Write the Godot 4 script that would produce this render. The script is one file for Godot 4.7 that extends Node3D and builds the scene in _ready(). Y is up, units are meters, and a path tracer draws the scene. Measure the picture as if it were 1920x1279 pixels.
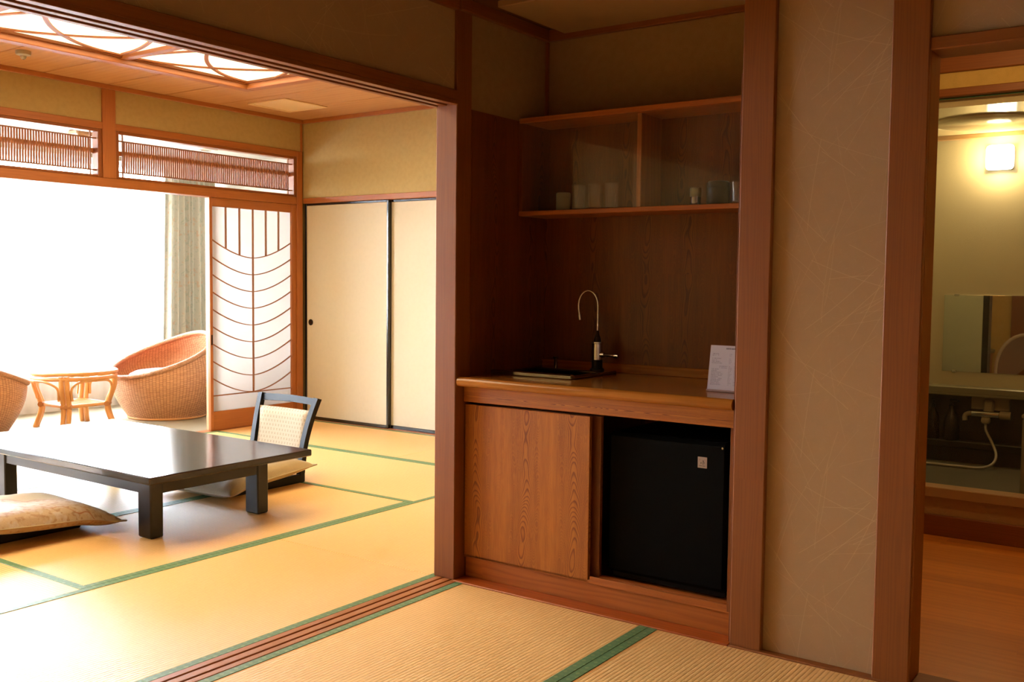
extends Node3D

var M := {}
var rng := RandomNumberGenerator.new()
var boxes_made := 0
var trims := 0

# ------------------------------------------------------------------ set-up
func _ready() -> void:
	rng.seed = 20417
	# camera: fitted to the photograph's vanishing points, 38.1 degrees vertical
	var yaw := 0.618060922
	var pit := -0.0601545871
	var rol := 0.0103241427
	var fw := Vector3(-sin(yaw) * cos(pit), sin(pit), -cos(yaw) * cos(pit))
	var ri := fw.cross(Vector3.UP).normalized()
	var up := ri.cross(fw)
	var r2 := ri * cos(rol) + up * sin(rol)
	var u2 := up * cos(rol) - ri * sin(rol)
	var cam := Camera3D.new()
	cam.name = "camera"
	cam.keep_aspect = Camera3D.KEEP_HEIGHT
	cam.fov = rad_to_deg(2.0 * atan(639.5 / 1851.727))
	cam.near = 0.05
	cam.far = 200.0
	add_child(cam)
	cam.transform = Transform3D(Basis(r2, u2, -fw), Vector3(2.45614959, 1.20661781, 3.06658755))
	cam.current = true
	# sky: bright overcast day
	var sky := ProceduralSkyMaterial.new()
	sky.sky_top_color = Color(0.86, 0.92, 1.0)
	sky.sky_horizon_color = Color(0.95, 0.975, 1.0)
	sky.ground_bottom_color = Color(0.78, 0.8, 0.82)
	sky.ground_horizon_color = Color(0.95, 0.96, 0.97)
	var env := Environment.new()
	env.background_mode = Environment.BG_SKY
	env.sky = Sky.new()
	env.sky.sky_material = sky
	env.background_energy_multiplier = SKY_ENERGY
	env.tonemap_mode = Environment.TONE_MAPPER_LINEAR
	env.tonemap_exposure = 1.95
	env.sdfgi_enabled = true
	env.ssao_enabled = true
	env.ssil_enabled = true
	var we := WorldEnvironment.new()
	we.name = "world_environment"
	we.environment = env
	add_child(we)

	make_materials()
	build_shell()
	build_main_room()
	build_sunroom()
	build_kitchenette()
	build_bath()

const SKY_ENERGY := 26.0
const CEILING_LAMP := 1.2
const BATH_LAMP := 0.14
const WASH_LAMP := 0.2
const S := -3.94      # face of the shoji wall
const ZF := -2.82     # face of the fusuma wall
const BATH_Z := -3.02
const ZN := 3.78      # near end of the large room

# ------------------------------------------------------------------ textures
func noise(freq: float, sd: int, oct := 3) -> FastNoiseLite:
	var n := FastNoiseLite.new()
	n.noise_type = FastNoiseLite.TYPE_SIMPLEX_SMOOTH
	n.seed = sd
	n.frequency = freq
	n.fractal_octaves = oct
	return n

func tex(im: Image) -> ImageTexture:
	im.generate_mipmaps()
	return ImageTexture.create_from_image(im)

# straight-grained timber: u across the grain, v along it
func wood_straight(light: Color, dark: Color, sd: int, lines := 16.0, strength := 1.0) -> ImageTexture:
	var w := 384
	var im := Image.create(w, w, false, Image.FORMAT_RGB8)
	var a := noise(1.0, sd)
	var b := noise(1.0, sd + 5, 2)
	for y in w:
		var v := float(y) / w
		for x in w:
			var u := float(x) / w
			var warp := a.get_noise_2d(u * 3.0, v * 1.2) * 0.12
			var g := sin((u + warp) * lines * TAU) * 0.5 + 0.5
			g = pow(g, 1.6) * (0.45 + 0.55 * (b.get_noise_2d(u * 9.0, v * 0.8) * 0.5 + 0.5))
			var fine := b.get_noise_2d(u * 120.0, v * 5.0) * 0.22 + a.get_noise_2d(u * 46.0, v * 2.0) * 0.2
			im.set_pixel(x, y, light.lerp(dark, clampf(g * 0.75 * strength + fine * strength + 0.1, 0.0, 1.0)))
	return tex(im)

# flat-sawn timber with nested arches: u across, v along
func wood_arched(light: Color, dark: Color, sd: int, centres: Array, rings := 11.0) -> ImageTexture:
	var w := 512
	var im := Image.create(w, w, false, Image.FORMAT_RGB8)
	var a := noise(1.0, sd)
	var b := noise(1.0, sd + 9, 2)
	for y in w:
		var v := float(y) / w
		for x in w:
			var u := float(x) / w
			var best := 9.0
			for c: float in centres:
				best = minf(best, absf(u - c + a.get_noise_2d(v * 2.0, c * 7.0) * 0.03))
			var h := v * 0.9 + 80.0 * best * best + a.get_noise_2d(u * 2.5, v * 2.0) * 0.22 + 0.16 * sin(v * 9.0 + 2.0)
			var g := fposmod(h * rings, 1.0)
			g = smoothstep(0.45, 0.9, g) * (1.0 - smoothstep(0.9, 1.0, g))
			var near := 1.0 - smoothstep(0.06, 0.15, best)
			g *= 0.12 + 0.88 * near
			var fine := b.get_noise_2d(u * 150.0, v * 7.0) * 0.2 + b.get_noise_2d(u * 20.0, v * 1.2) * 0.16
			im.set_pixel(x, y, light.lerp(dark, clampf(g * 0.7 + fine + 0.12, 0.0, 1.0)))
	return tex(im)

# woven rush: 8 ribs across the texture, each rib a row of crossed stalks
func tatami_height() -> ImageTexture:
	var w := 512
	var im := Image.create(w, w, false, Image.FORMAT_L8)
	for y in w:
		for x in w:
			var rib := fposmod(float(x) / w * 8.0, 1.0)
			var h := pow(sin(rib * PI), 0.55)
			var odd := 0.5 if int(float(x) / w * 8.0) % 2 == 0 else 0.0
			h *= 0.72 + 0.28 * absf(sin((float(y) / w * 24.0 + odd) * PI))
			im.set_pixel(x, y, Color(h, h, h))
	return tex(im)

func tatami_colour() -> ImageTexture:
	var w := 512
	var im := Image.create(w, w, false, Image.FORMAT_RGB8)
	var n := noise(1.0, 77, 3)
	for y in w:
		for x in w:
			var rib := fposmod(float(x) / w * 8.0, 1.0)
			var seam := 1.0 - smoothstep(0.0, 0.16, minf(rib, 1.0 - rib))
			var stalk := n.get_noise_2d(floor(float(x) / w * 8.0) * 3.7, float(y) * 0.9) * 0.12 + n.get_noise_2d(x * 0.01, y * 0.012) * 0.1
			var c := Color(0.97, 0.80, 0.53).lerp(Color(0.74, 0.55, 0.31), clampf(seam * 0.6 + stalk + 0.06, 0.0, 1.0))
			im.set_pixel(x, y, c)
	return tex(im)

# green cloth edging with small pale woven marks: v along the strip
func edging_colour() -> ImageTexture:
	var w := 128
	var im := Image.create(w, 256, false, Image.FORMAT_RGB8)
	var n := noise(1.0, 31, 2)
	for y in 256:
		for x in w:
			var u := float(x) / w
			var v := float(y) / 256.0
			var c := Color(0.37, 0.52, 0.34)
			var k := 0.0
			for s in 4:
				var cu := 0.3 if s % 2 == 0 else 0.7
				var cv := (s + 0.5) / 4.0
				var d := absf(u - cu) * 3.4 + absf(v - cv) * 9.0
				k = maxf(k, 1.0 - smoothstep(0.55, 0.95, d))
				var d2 := absf(u - (1.0 - cu)) * 2.0 + absf(v - cv) * 6.0
				k = maxf(k, 0.35 * (1.0 - smoothstep(0.5, 0.7, d2)))
			c = c.lerp(Color(0.66, 0.71, 0.46), k * 0.5)
			c = c.lerp(Color(0.22, 0.36, 0.22), 0.18 + 0.3 * n.get_noise_2d(x * 0.7, y * 0.7))
			im.set_pixel(x, y, c)
	return tex(im)

# paper with long straw fibres crossing at random
func fibre_paper(base: Color, fibre: Color, sd: int) -> ImageTexture:
	var w := 1024
	var im := Image.create(w, w, false, Image.FORMAT_RGB8)
	var n := noise(1.0, sd, 3)
	for y in w:
		for x in w:
			var k := n.get_noise_2d(x * 0.35, y * 0.35) * 0.03 + n.get_noise_2d(x * 0.012, y * 0.012) * 0.012
			im.set_pixel(x, y, base.lightened(k) if k > 0.0 else base.darkened(-k))
	var r := RandomNumberGenerator.new()
	r.seed = sd
	for i in 62:
		var p := Vector2(r.randf() * w, r.randf() * w)
		var dir := Vector2.from_angle(r.randf_range(-0.9, 0.9) + (PI / 2 if r.randf() < 0.6 else 0.0))
		var bend := r.randf_range(-0.0006, 0.0006)
		var length := r.randf_range(150.0, 620.0)
		var soft := r.randf_range(0.12, 0.42)
		var t := 0.0
		while t < length:
			for o in [Vector2.ZERO, Vector2(1, 0)]:
				var q: Vector2 = p + o
				var xi := posmod(int(q.x), w)
				var yi := posmod(int(q.y), w)
				im.set_pixel(xi, yi, im.get_pixel(xi, yi).lerp(fibre, soft * (1.0 if o == Vector2.ZERO else 0.5)))
			p += dir * 0.8
			dir = dir.rotated(bend)
			t += 0.8
	for i in 500:
		var p2 := Vector2(r.randf() * w, r.randf() * w)
		var d3 := Vector2.from_angle(r.randf() * TAU)
		for t2 in r.randi_range(5, 22):
			var xi2 := posmod(int(p2.x + d3.x * t2), w)
			var yi2 := posmod(int(p2.y + d3.y * t2), w)
			im.set_pixel(xi2, yi2, im.get_pixel(xi2, yi2).lerp(fibre, 0.22))
	return tex(im)

func plaster(base: Color, sd: int, amount := 0.06) -> ImageTexture:
	var w := 256
	var im := Image.create(w, w, false, Image.FORMAT_RGB8)
	var n := noise(1.0, sd, 3)
	for y in w:
		for x in w:
			var k := n.get_noise_2d(x * 0.5, y * 0.5) * amount + n.get_noise_2d(x * 0.04, y * 0.04) * amount * 0.7
			im.set_pixel(x, y, base.lightened(k) if k > 0.0 else base.darkened(-k))
	return tex(im)

# basket weave, 16 strands by 24 rows
func wicker_height() -> ImageTexture:
	var w := 384
	var im := Image.create(w, w, false, Image.FORMAT_L8)
	for y in w:
		for x in w:
			var u := float(x) / w * 12.0
			var v := float(y) / w * 24.0
			var over := 1.0 if (int(u) + int(v)) % 2 == 0 else 0.0
			var a := sin(fposmod(v, 1.0) * PI) * (0.55 + 0.45 * sin(fposmod(u, 1.0) * PI) * (over * 2.0 - 1.0))
			var h := clampf(a, 0.0, 1.0)
			im.set_pixel(x, y, Color(h, h, h))
	return tex(im)

func wicker_colour() -> ImageTexture:
	var w := 384
	var im := Image.create(w, w, false, Image.FORMAT_RGB8)
	var n := noise(1.0, 5, 2)
	for y in w:
		for x in w:
			var u := float(x) / w * 12.0
			var v := float(y) / w * 24.0
			var over := 1.0 if (int(u) + int(v)) % 2 == 0 else 0.0
			var gap := 1.0 - smoothstep(0.0, 0.3, minf(fposmod(v, 1.0), 1.0 - fposmod(v, 1.0)))
			var gap2 := (1.0 - smoothstep(0.0, 0.22, minf(fposmod(u, 1.0), 1.0 - fposmod(u, 1.0)))) * 0.8
			var k := clampf(maxf(gap, gap2) * 0.7 + (1.0 - over) * 0.14 + n.get_noise_2d(floor(u) * 5.0, floor(v) * 3.0) * 0.25, 0.0, 1.0)
			im.set_pixel(x, y, Color(0.88, 0.69, 0.49).lerp(Color(0.52, 0.32, 0.17), k))
	return tex(im)

# cream cloth with a small staggered motif
func motif_cloth() -> ImageTexture:
	var w := 256
	var im := Image.create(w, w, false, Image.FORMAT_RGB8)
	var n := noise(1.0, 12, 2)
	for y in w:
		for x in w:
			var v := float(y) / w * 4.0
			var u := float(x) / w * 4.0 + (0.5 if int(v) % 2 == 1 else 0.0)
			var d := Vector2(fposmod(u, 1.0) - 0.5, fposmod(v, 1.0) - 0.5)
			var k := (1.0 - smoothstep(0.17, 0.25, d.length())) * smoothstep(0.05, 0.12, absf(d.y))
			var c := Color(0.87, 0.81, 0.67).lerp(Color(0.50, 0.45, 0.30), k * 0.9)
			im.set_pixel(x, y, c.darkened(0.05 + 0.06 * n.get_noise_2d(x * 0.6, y * 0.6)))
	return tex(im)

# gold brocade with a diagonal join between a plain and a patterned part
func brocade() -> ImageTexture:
	var w := 384
	var im := Image.create(w, w, false, Image.FORMAT_RGB8)
	var n := noise(1.0, 41, 3)
	for y in w:
		for x in w:
			var u := float(x) / w
			var v := float(y) / w
			var side := u * 0.8 + v * 0.55 - 0.72 + 0.02 * sin(v * 40.0)
			var c := Color(0.80, 0.72, 0.53)
			if side < 0.0:
				var leaf := n.get_noise_2d(u * 16.0, v * 16.0)
				c = Color(0.80, 0.69, 0.54).lerp(Color(0.70, 0.54, 0.35), smoothstep(0.0, 0.4, leaf))
				c = c.lerp(Color(0.83, 0.76, 0.70), smoothstep(0.1, 0.3, n.get_noise_2d(u * 9.0 + 40.0, v * 9.0)) * 0.7)
			if absf(side) < 0.006 or absf(side + 0.3) < 0.004:
				c = Color(0.72, 0.45, 0.24)
			im.set_pixel(x, y, c.darkened(clampf(0.06 + 0.08 * n.get_noise_2d(x * 0.8, y * 0.25), 0.0, 1.0)))
	return tex(im)

func drape_colour() -> ImageTexture:
	var w := 256
	var im := Image.create(w, w, false, Image.FORMAT_RGB8)
	var n := noise(1.0, 66, 3)
	for y in w:
		for x in w:
			var c := Color(0.76, 0.73, 0.65)
			c = c.lerp(Color(0.80, 0.62, 0.48), smoothstep(0.28, 0.5, n.get_noise_2d(x * 0.022, y * 0.022)) * 0.55)
			c = c.lerp(Color(0.62, 0.66, 0.58), smoothstep(0.25, 0.5, n.get_noise_2d(x * 0.028 + 70.0, y * 0.028)) * 0.5)
			im.set_pixel(x, y, c.darkened(0.05 + 0.05 * n.get_noise_2d(x * 0.9, y * 0.9)))
	return tex(im)

# a printed price list: heading, lines of small marks, a column of figures
func menu_print() -> ImageTexture:
	var w := 256
	var h := 288
	var im := Image.create(w, h, false, Image.FORMAT_RGB8)
	im.fill(Color(0.90, 0.87, 0.87))
	var r := RandomNumberGenerator.new()
	r.seed = 9
	var ink := Color(0.25, 0.22, 0.24)
	for i in 11:
		for rep in 3:
			glyph(im, r, Vector2i(134 + i * 10, 14), 9, ink)
	for i in 21:
		var y := 52 + i * 10
		if i in [2, 7]:
			continue
		var start := 22
		var count := r.randi_range(6, 13)
		if i in [8, 9]:
			start = 88
			count = 9
		for k in count:
			if r.randf() < 0.9:
				glyph(im, r, Vector2i(start + k * 8, y), 6, ink.lightened(0.3))
		for k in r.randi_range(2, 4):
			glyph(im, r, Vector2i(168 + k * 8, y), 5, ink.lightened(0.35))
		if i > 3:
			for k in r.randi_range(1, 4):
				glyph(im, r, Vector2i(216 + k * 8, y), 5, ink.lightened(0.25))
	return tex(im)

func glyph(im: Image, r: RandomNumberGenerator, at: Vector2i, size: int, c: Color) -> void:
	for k in 4:
		if r.randf() < 0.5:
			im.fill_rect(Rect2i(at.x, at.y + r.randi_range(0, size - 1), size - 2, 1), c)
		else:
			im.fill_rect(Rect2i(at.x + r.randi_range(0, size - 3), at.y, 1, size), c)

# the little label on the refrigerator door: two strokes, a peak and a bar of tiny print
func sticker_print() -> ImageTexture:
	var im := Image.create(64, 72, false, Image.FORMAT_RGB8)
	im.fill(Color(0.86, 0.78, 0.70))
	var ink := Color(0.30, 0.20, 0.15)
	im.fill_rect(Rect2i(12, 14, 3, 10), Color(0.6, 0.35, 0.28))
	for i in 12:
		im.fill_rect(Rect2i(22 - i / 3, 32 + i, 1 + i * 2 / 3, 1), ink)
	im.fill_rect(Rect2i(35, 20, 4, 30), ink)
	for i in 14:
		im.fill_rect(Rect2i(39 + i / 2, 26 + i, 3, 1), ink.lightened(0.2))
		im.fill_rect(Rect2i(45 - i / 3, 44 - i, 2, 1), ink.lightened(0.3))
	im.fill_rect(Rect2i(46, 17, 6, 2), ink.lightened(0.3))
	for i in 10:
		im.fill_rect(Rect2i(10 + i * 4 + (3 if i > 4 else 0), 56, 3, 5), ink.lightened(0.25))
	return tex(im)

func steel_brush() -> ImageTexture:
	var im := Image.create(128, 128, false, Image.FORMAT_L8)
	var n := noise(1.0, 19, 2)
	for y in 128:
		for x in 128:
			var k := 0.32 + 0.1 * n.get_noise_2d(x * 0.02, y * 1.5)
			im.set_pixel(x, y, Color(k, k, k))
	return tex(im)

# ------------------------------------------------------------------ materials
func mat(key: String, col: Color, rough := 0.6, metal := 0.0, t: Texture2D = null, uv := Vector2(1, 1)) -> StandardMaterial3D:
	var m := StandardMaterial3D.new()
	m.resource_name = key
	m.albedo_color = col
	m.roughness = rough
	m.metallic = metal
	if t:
		m.albedo_texture = t
		m.uv1_scale = Vector3(uv.x, uv.y, 1)
	M[key] = m
	return m

func bump(m: StandardMaterial3D, t: Texture2D, scale: float) -> void:
	m.heightmap_enabled = true
	m.heightmap_texture = t
	m.heightmap_scale = scale

func make_materials() -> void:
	var post_t := wood_straight(Color(0.66, 0.42, 0.265), Color(0.53, 0.31, 0.18), 3, 18.0, 0.45)
	mat("post_wood", Color(0.84, 0.76, 0.43), 0.5, 0, post_t, Vector2(1.0 / 0.22, 1.0 / 1.7))
	mat("rail_wood", Color(1.0, 0.96, 0.73), 0.45, 0, post_t, Vector2(1.0 / 0.2, 1.0 / 1.5))
	var cab_t := wood_arched(Color(0.74, 0.47, 0.22), Color(0.46, 0.23, 0.07), 8, [0.13, 0.5, 0.86], 17.0)
	mat("cabinet_wood", Color(0.93, 0.88, 0.54), 0.42, 0, cab_t, Vector2(1.0 / 0.62, 1.0 / 0.75))
	var dw := mat("door_wood", Color(0.93, 0.88, 0.54), 0.42, 0, cab_t, Vector2(1.0 / 0.62, 1.0 / 0.75))
	dw.uv1_offset = Vector3(0.5, 0.5, 0)
	var cab2 := wood_arched(Color(0.74, 0.47, 0.22), Color(0.40, 0.18, 0.05), 15, [0.42], 12.0)
	mat("apron_wood", Color(0.95, 0.9, 0.55), 0.42, 0, cab2, Vector2(1.0 / 0.16, 1.0 / 0.9))
	M["apron_wood"].uv1_offset = Vector3(0.5, 0.5, 0)
	var straight := wood_straight(Color(0.72, 0.45, 0.21), Color(0.56, 0.31, 0.12), 21, 10.0, 0.7)
	mat("counter_wood", Color(0.92, 0.93, 0.8), 0.16, 0, straight, Vector2(1.0 / 0.4, 1.0 / 1.4))
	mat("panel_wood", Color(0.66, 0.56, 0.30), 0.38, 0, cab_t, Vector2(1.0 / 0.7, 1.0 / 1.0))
	mat("base_wood", Color(0.95, 0.86, 0.66), 0.42, 0, straight, Vector2(1.0 / 0.35, 1.0 / 1.3))
	mat("sill_wood", Color(0.95, 0.76, 0.55), 0.38, 0, straight, Vector2(1.0 / 0.25, 1.0 / 1.2))
	var ceil_t := wood_straight(Color(0.83, 0.63, 0.43), Color(0.73, 0.50, 0.31), 33, 9.0, 0.5)
	mat("ceiling_wood", Color(0.92, 0.9, 0.86), 0.6, 0, ceil_t, Vector2(1.0 / 0.5, 1.0 / 2.2))
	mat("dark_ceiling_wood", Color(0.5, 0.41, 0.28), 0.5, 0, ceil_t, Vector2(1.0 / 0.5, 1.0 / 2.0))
	mat("lattice_wood", Color(0.56, 0.36, 0.20), 0.55)
	mat("pale_wood", Color(0.80, 0.66, 0.50), 0.5)
	mat("slat_wood", Color(0.60, 0.37, 0.20), 0.55)
	mat("joint_shadow", Color(0.10, 0.05, 0.03), 0.9)
	var tat := mat("tatami", Color(0.98, 0.97, 0.95), 0.42, 0, tatami_colour(), Vector2(1.0 / 0.118, 1.0 / 0.118))
	bump(tat, tatami_height(), 0.09)
	tat.metallic_specular = 0.58
	mat("edging", Color.WHITE, 0.5, 0, edging_colour(), Vector2(1.0 / 0.036, 1.0 / 0.11))
	mat("subfloor", Color(0.35, 0.25, 0.15), 0.9)
	var paper := fibre_paper(Color(0.69, 0.565, 0.42), Color(0.90, 0.80, 0.62), 4)
	mat("fibre_wall", Color(1.0, 0.99, 0.94), 0.85, 0, paper, Vector2(1.0 / 0.72, 1.0 / 0.72))
	mat("room_wall", Color(0.87, 0.87, 0.79), 0.9, 0, plaster(Color(0.79, 0.69, 0.49), 50), Vector2(2, 2))
	mat("alcove_wall", Color(1.0, 0.98, 0.92), 0.9, 0, plaster(Color(0.62, 0.50, 0.34), 51), Vector2(2, 2))
	mat("fusuma_paper", Color(0.86, 0.91, 1.0), 0.8, 0, plaster(Color(0.93, 0.84, 0.66), 52, 0.025), Vector2(2, 2))
	var lac := mat("black_lacquer", Color(0.03, 0.028, 0.026), 0.22)
	lac.clearcoat_enabled = true
	lac.clearcoat = 0.6
	lac.clearcoat_roughness = 0.15
	mat("bronze", Color(0.20, 0.16, 0.11), 0.4, 0.8)
	var sp := mat("shoji_paper", Color(0.63, 0.605, 0.60), 0.85)
	sp.backlight_enabled = true
	sp.backlight = Color(0.95, 0.93, 0.9)
	var tb := mat("table_lacquer", Color(0.085, 0.05, 0.04), 0.13)
	tb.metallic_specular = 0.65
	mat("table_frame", Color(0.05, 0.036, 0.034), 0.32)
	mat("chair_lacquer", Color(0.03, 0.03, 0.036), 0.45).metallic_specular = 0.35
	var pad := mat("pad_cloth", Color(0.86, 0.86, 0.90), 0.85, 0, motif_cloth(), Vector2(1.0 / 0.1, 1.0 / 0.1))
	pad.rim_enabled = true
	pad.rim = 0.3
	var br := mat("cushion_brocade", Color(0.85, 0.84, 0.82), 0.55, 0, brocade())
	br.rim_enabled = true
	br.rim = 0.4
	var wk := mat("wicker", Color(1.0, 0.96, 0.94), 0.55, 0, wicker_colour(), Vector2(1, 1))
	bump(wk, wicker_height(), 0.35)
	mat("rattan", Color(0.84, 0.60, 0.34), 0.4)
	mat("rattan_binding", Color(0.70, 0.46, 0.24), 0.5)
	mat("pink_cloth", Color(0.86, 0.42, 0.44), 0.8)
	var gl := mat("window_glass", Color(0.95, 0.98, 0.98, 0.02), 0.02)
	gl.transparency = BaseMaterial3D.TRANSPARENCY_ALPHA
	var bg := mat("bath_glass", Color(0.95, 0.98, 0.98, 0.01), 0.02)
	bg.transparency = BaseMaterial3D.TRANSPARENCY_ALPHA
	bg.metallic_specular = 0.22
	var lace := mat("lace", Color(0.97, 0.97, 0.98, 0.45), 0.9)
	lace.transparency = BaseMaterial3D.TRANSPARENCY_ALPHA
	lace.backlight_enabled = true
	lace.backlight = Color(1, 1, 1)
	lace.cull_mode = BaseMaterial3D.CULL_DISABLED
	var dr := mat("drape", Color(0.86, 0.85, 0.84), 0.9, 0, drape_colour(), Vector2(1.0 / 0.5, 1.0 / 0.5))
	dr.backlight_enabled = true
	dr.backlight = Color(0.42, 0.42, 0.40)
	dr.cull_mode = BaseMaterial3D.CULL_DISABLED
	mat("aluminium", Color(0.72, 0.72, 0.70), 0.35, 0.8)
	mat("sunroom_floor", Color(0.60, 0.55, 0.44), 0.6)
	mat("sunroom_wall", Color(0.70, 0.67, 0.6), 0.9)
	mat("white_plastic", Color(0.66, 0.62, 0.53), 0.45)
	mat("vent_plastic", Color(0.66, 0.53, 0.38), 0.5)
	mat("hatch_plastic", Color(0.90, 0.76, 0.56), 0.5)
	mat("parapet", Color(0.36, 0.37, 0.42), 0.9)
	var dif := mat("lamp_diffuser", Color(0.95, 0.92, 0.85), 0.7)
	dif.emission_enabled = true
	dif.emission = Color(1.0, 0.91, 0.74)
	dif.emission_energy_multiplier = 0.9
	var bl := mat("bath_lamp_glass", Color(1, 1, 1), 0.4)
	bl.emission_enabled = true
	bl.emission = Color(1.0, 0.93, 0.76)
	bl.emission_energy_multiplier = 3.5
	mat("chrome", Color(0.82, 0.82, 0.82), 0.1, 1.0)
	var st := mat("steel", Color(0.62, 0.62, 0.62), 0.3, 1.0, null)
	st.roughness_texture = steel_brush()
	mat("black_plastic", Color(0.02, 0.02, 0.02), 0.35)
	mat("fridge_black", Color(0.028, 0.025, 0.02), 0.6).metallic_specular = 0.15
	mat("menu_print", Color(0.78, 0.76, 0.78), 0.6, 0, menu_print())
	mat("acrylic", Color(0.6, 0.5, 0.48), 0.3)
	mat("sticker_print", Color(0.75, 0.72, 0.7), 0.6, 0, sticker_print())
	var tg := mat("tumbler_glass", Color(1, 1, 1, 0.02), 0.03)
	tg.metallic_specular = 0.42
	tg.transparency = BaseMaterial3D.TRANSPARENCY_ALPHA
	var cg := mat("cabinet_glass", Color(0.9, 0.93, 0.9, 0.015), 0.02)
	cg.metallic_specular = 0.36
	cg.transparency = BaseMaterial3D.TRANSPARENCY_ALPHA
	mat("glass_edge", Color(0.30, 0.55, 0.45), 0.2)
	mat("tea_tin", Color(0.62, 0.63, 0.55), 0.5)
	mat("bath_wall", Color(0.74, 0.72, 0.62), 0.35)
	mat("bath_ceiling", Color(0.80, 0.76, 0.62), 0.14)
	mat("bath_floor", Color(0.34, 0.33, 0.28), 0.5)
	mat("bath_dark", Color(0.10, 0.095, 0.07), 0.4)
	mat("bath_counter", Color(0.50, 0.49, 0.40), 0.25)
	mat("mirror", Color(0.86, 0.88, 0.86), 0.02, 1.0)
	mat("amber_bottle", Color(0.10, 0.05, 0.025), 0.2)
	mat("black_bottle", Color(0.012, 0.012, 0.013), 0.4)
	mat("hose", Color(0.62, 0.60, 0.54), 0.4)
	mat("tap_plate", Color(0.58, 0.54, 0.44), 0.4)
	mat("wash_wall", Color.WHITE, 0.9, 0, plaster(Color(0.80, 0.68, 0.40), 53), Vector2(2, 2))
	var fl := wood_straight(Color(0.90, 0.62, 0.29), Color(0.76, 0.48, 0.19), 61, 6.0, 0.5)
	mat("plank", Color(1.0, 0.96, 0.9), 0.35, 0, fl, Vector2(1.0 / 0.3, 1.0 / 1.2))
	mat("plank_dark", Color(0.93, 0.88, 0.82), 0.35, 0, fl, Vector2(1.0 / 0.3, 1.0 / 1.2))
	mat("white_chair", Color(0.85, 0.80, 0.74), 0.4)

# ------------------------------------------------------------------ mesh helpers
func sm() -> SurfaceTool:
	var st := SurfaceTool.new()
	st.begin(Mesh.PRIMITIVE_TRIANGLES)
	return st

func vert(st: SurfaceTool, p: Vector3, n: Vector3, uv: Vector2) -> void:
	st.set_normal(n)
	st.set_uv(uv)
	st.add_vertex(p)

# one triangle, turned so that its front looks along the normals
func tri(st: SurfaceTool, a: Vector3, b: Vector3, c: Vector3, na: Vector3, nb: Vector3, nc: Vector3, ua := Vector2.ZERO, ub := Vector2.ZERO, uc := Vector2.ZERO) -> void:
	if (b - a).cross(c - a).dot(na + nb + nc) > 0.0:
		vert(st, a, na, ua)
		vert(st, c, nc, uc)
		vert(st, b, nb, ub)
	else:
		vert(st, a, na, ua)
		vert(st, b, nb, ub)
		vert(st, c, nc, uc)

func quad(st: SurfaceTool, p: Array, n: Vector3, uv: Array) -> void:
	tri(st, p[0], p[1], p[2], n, n, n, uv[0], uv[1], uv[2])
	tri(st, p[0], p[2], p[3], n, n, n, uv[0], uv[2], uv[3])

# bevelled block between two corners; the grain (v) runs along its longest axis or along «grain»
func bx(st: SurfaceTool, lo: Vector3, hi: Vector3, bev := 0.0025, grain := -1, xf := Transform3D.IDENTITY, centred := false) -> void:
	boxes_made += 1
	var c := (lo + hi) * 0.5
	var h := (hi - lo) * 0.5
	h = h.abs()
	bev = minf(bev, minf(h.x, minf(h.y, h.z)) * 0.6)
	var g := grain
	if g < 0:
		g = 0 if h.x >= h.y and h.x >= h.z else (1 if h.y >= h.z else 2)
	var off := Vector2(fposmod(boxes_made * 0.377, 1.0), fposmod(boxes_made * 0.731, 1.0)) * (0.0 if centred else 3.0)
	for ax in 3:
		var a := (ax + 1) % 3
		var b := (ax + 2) % 3
		for s: float in [-1.0, 1.0]:
			var pts := []
			var uvs := []
			for k: Array in [[-1, -1], [1, -1], [1, 1], [-1, 1]]:
				var p := Vector3.ZERO
				p[ax] = s * h[ax]
				p[a] = k[0] * (h[a] - bev)
				p[b] = k[1] * (h[b] - bev)
				pts.append(xf * (p + c))
				var uv := Vector2.ZERO
				if g == a:
					uv = Vector2(p[b], p[a])
				elif g == b:
					uv = Vector2(p[a], p[b])
				else:
					uv = Vector2(p[a], p[b])
				uvs.append(uv + off)
			var n := Vector3.ZERO
			n[ax] = s
			quad(st, pts, xf.basis * n, uvs)
	if bev <= 0.0:
		return
	for ax in 3:      # edges along ax
		var a := (ax + 1) % 3
		var b := (ax + 2) % 3
		for sa: float in [-1.0, 1.0]:
			for sb: float in [-1.0, 1.0]:
				var pts := []
				var uvs := []
				for k: Array in [[-1, 0], [1, 0], [1, 1], [-1, 1]]:
					var p := Vector3.ZERO
					p[ax] = k[0] * (h[ax] - bev)
					p[a] = sa * (h[a] - (bev if k[1] == 1 else 0.0))
					p[b] = sb * (h[b] - (0.0 if k[1] == 1 else bev))
					pts.append(xf * (p + c))
					uvs.append((Vector2(p[a] + p[b], p[ax]) if g == ax else Vector2(p[ax], p[a] + p[b])) + off)
				var n := Vector3.ZERO
				n[a] = sa
				n[b] = sb
				quad(st, pts, xf.basis * n.normalized(), uvs)
	for sx: float in [-1.0, 1.0]:
		for sy: float in [-1.0, 1.0]:
			for sz: float in [-1.0, 1.0]:
				var sg := Vector3(sx, sy, sz)
				var q := []
				for ax in 3:
					var p := Vector3.ZERO
					for k in 3:
						p[k] = sg[k] * (h[k] - (0.0 if k == ax else bev))
					q.append(xf * (p + c))
				var n2: Vector3 = (xf.basis * sg).normalized()
				tri(st, q[0], q[1], q[2], n2, n2, n2, off, off, off)

func box(lo: Vector3, hi: Vector3, bev := 0.0025, grain := -1, centred := false) -> SurfaceTool:
	var st := sm()
	bx(st, lo, hi, bev, grain, Transform3D.IDENTITY, centred)
	return st

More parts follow.
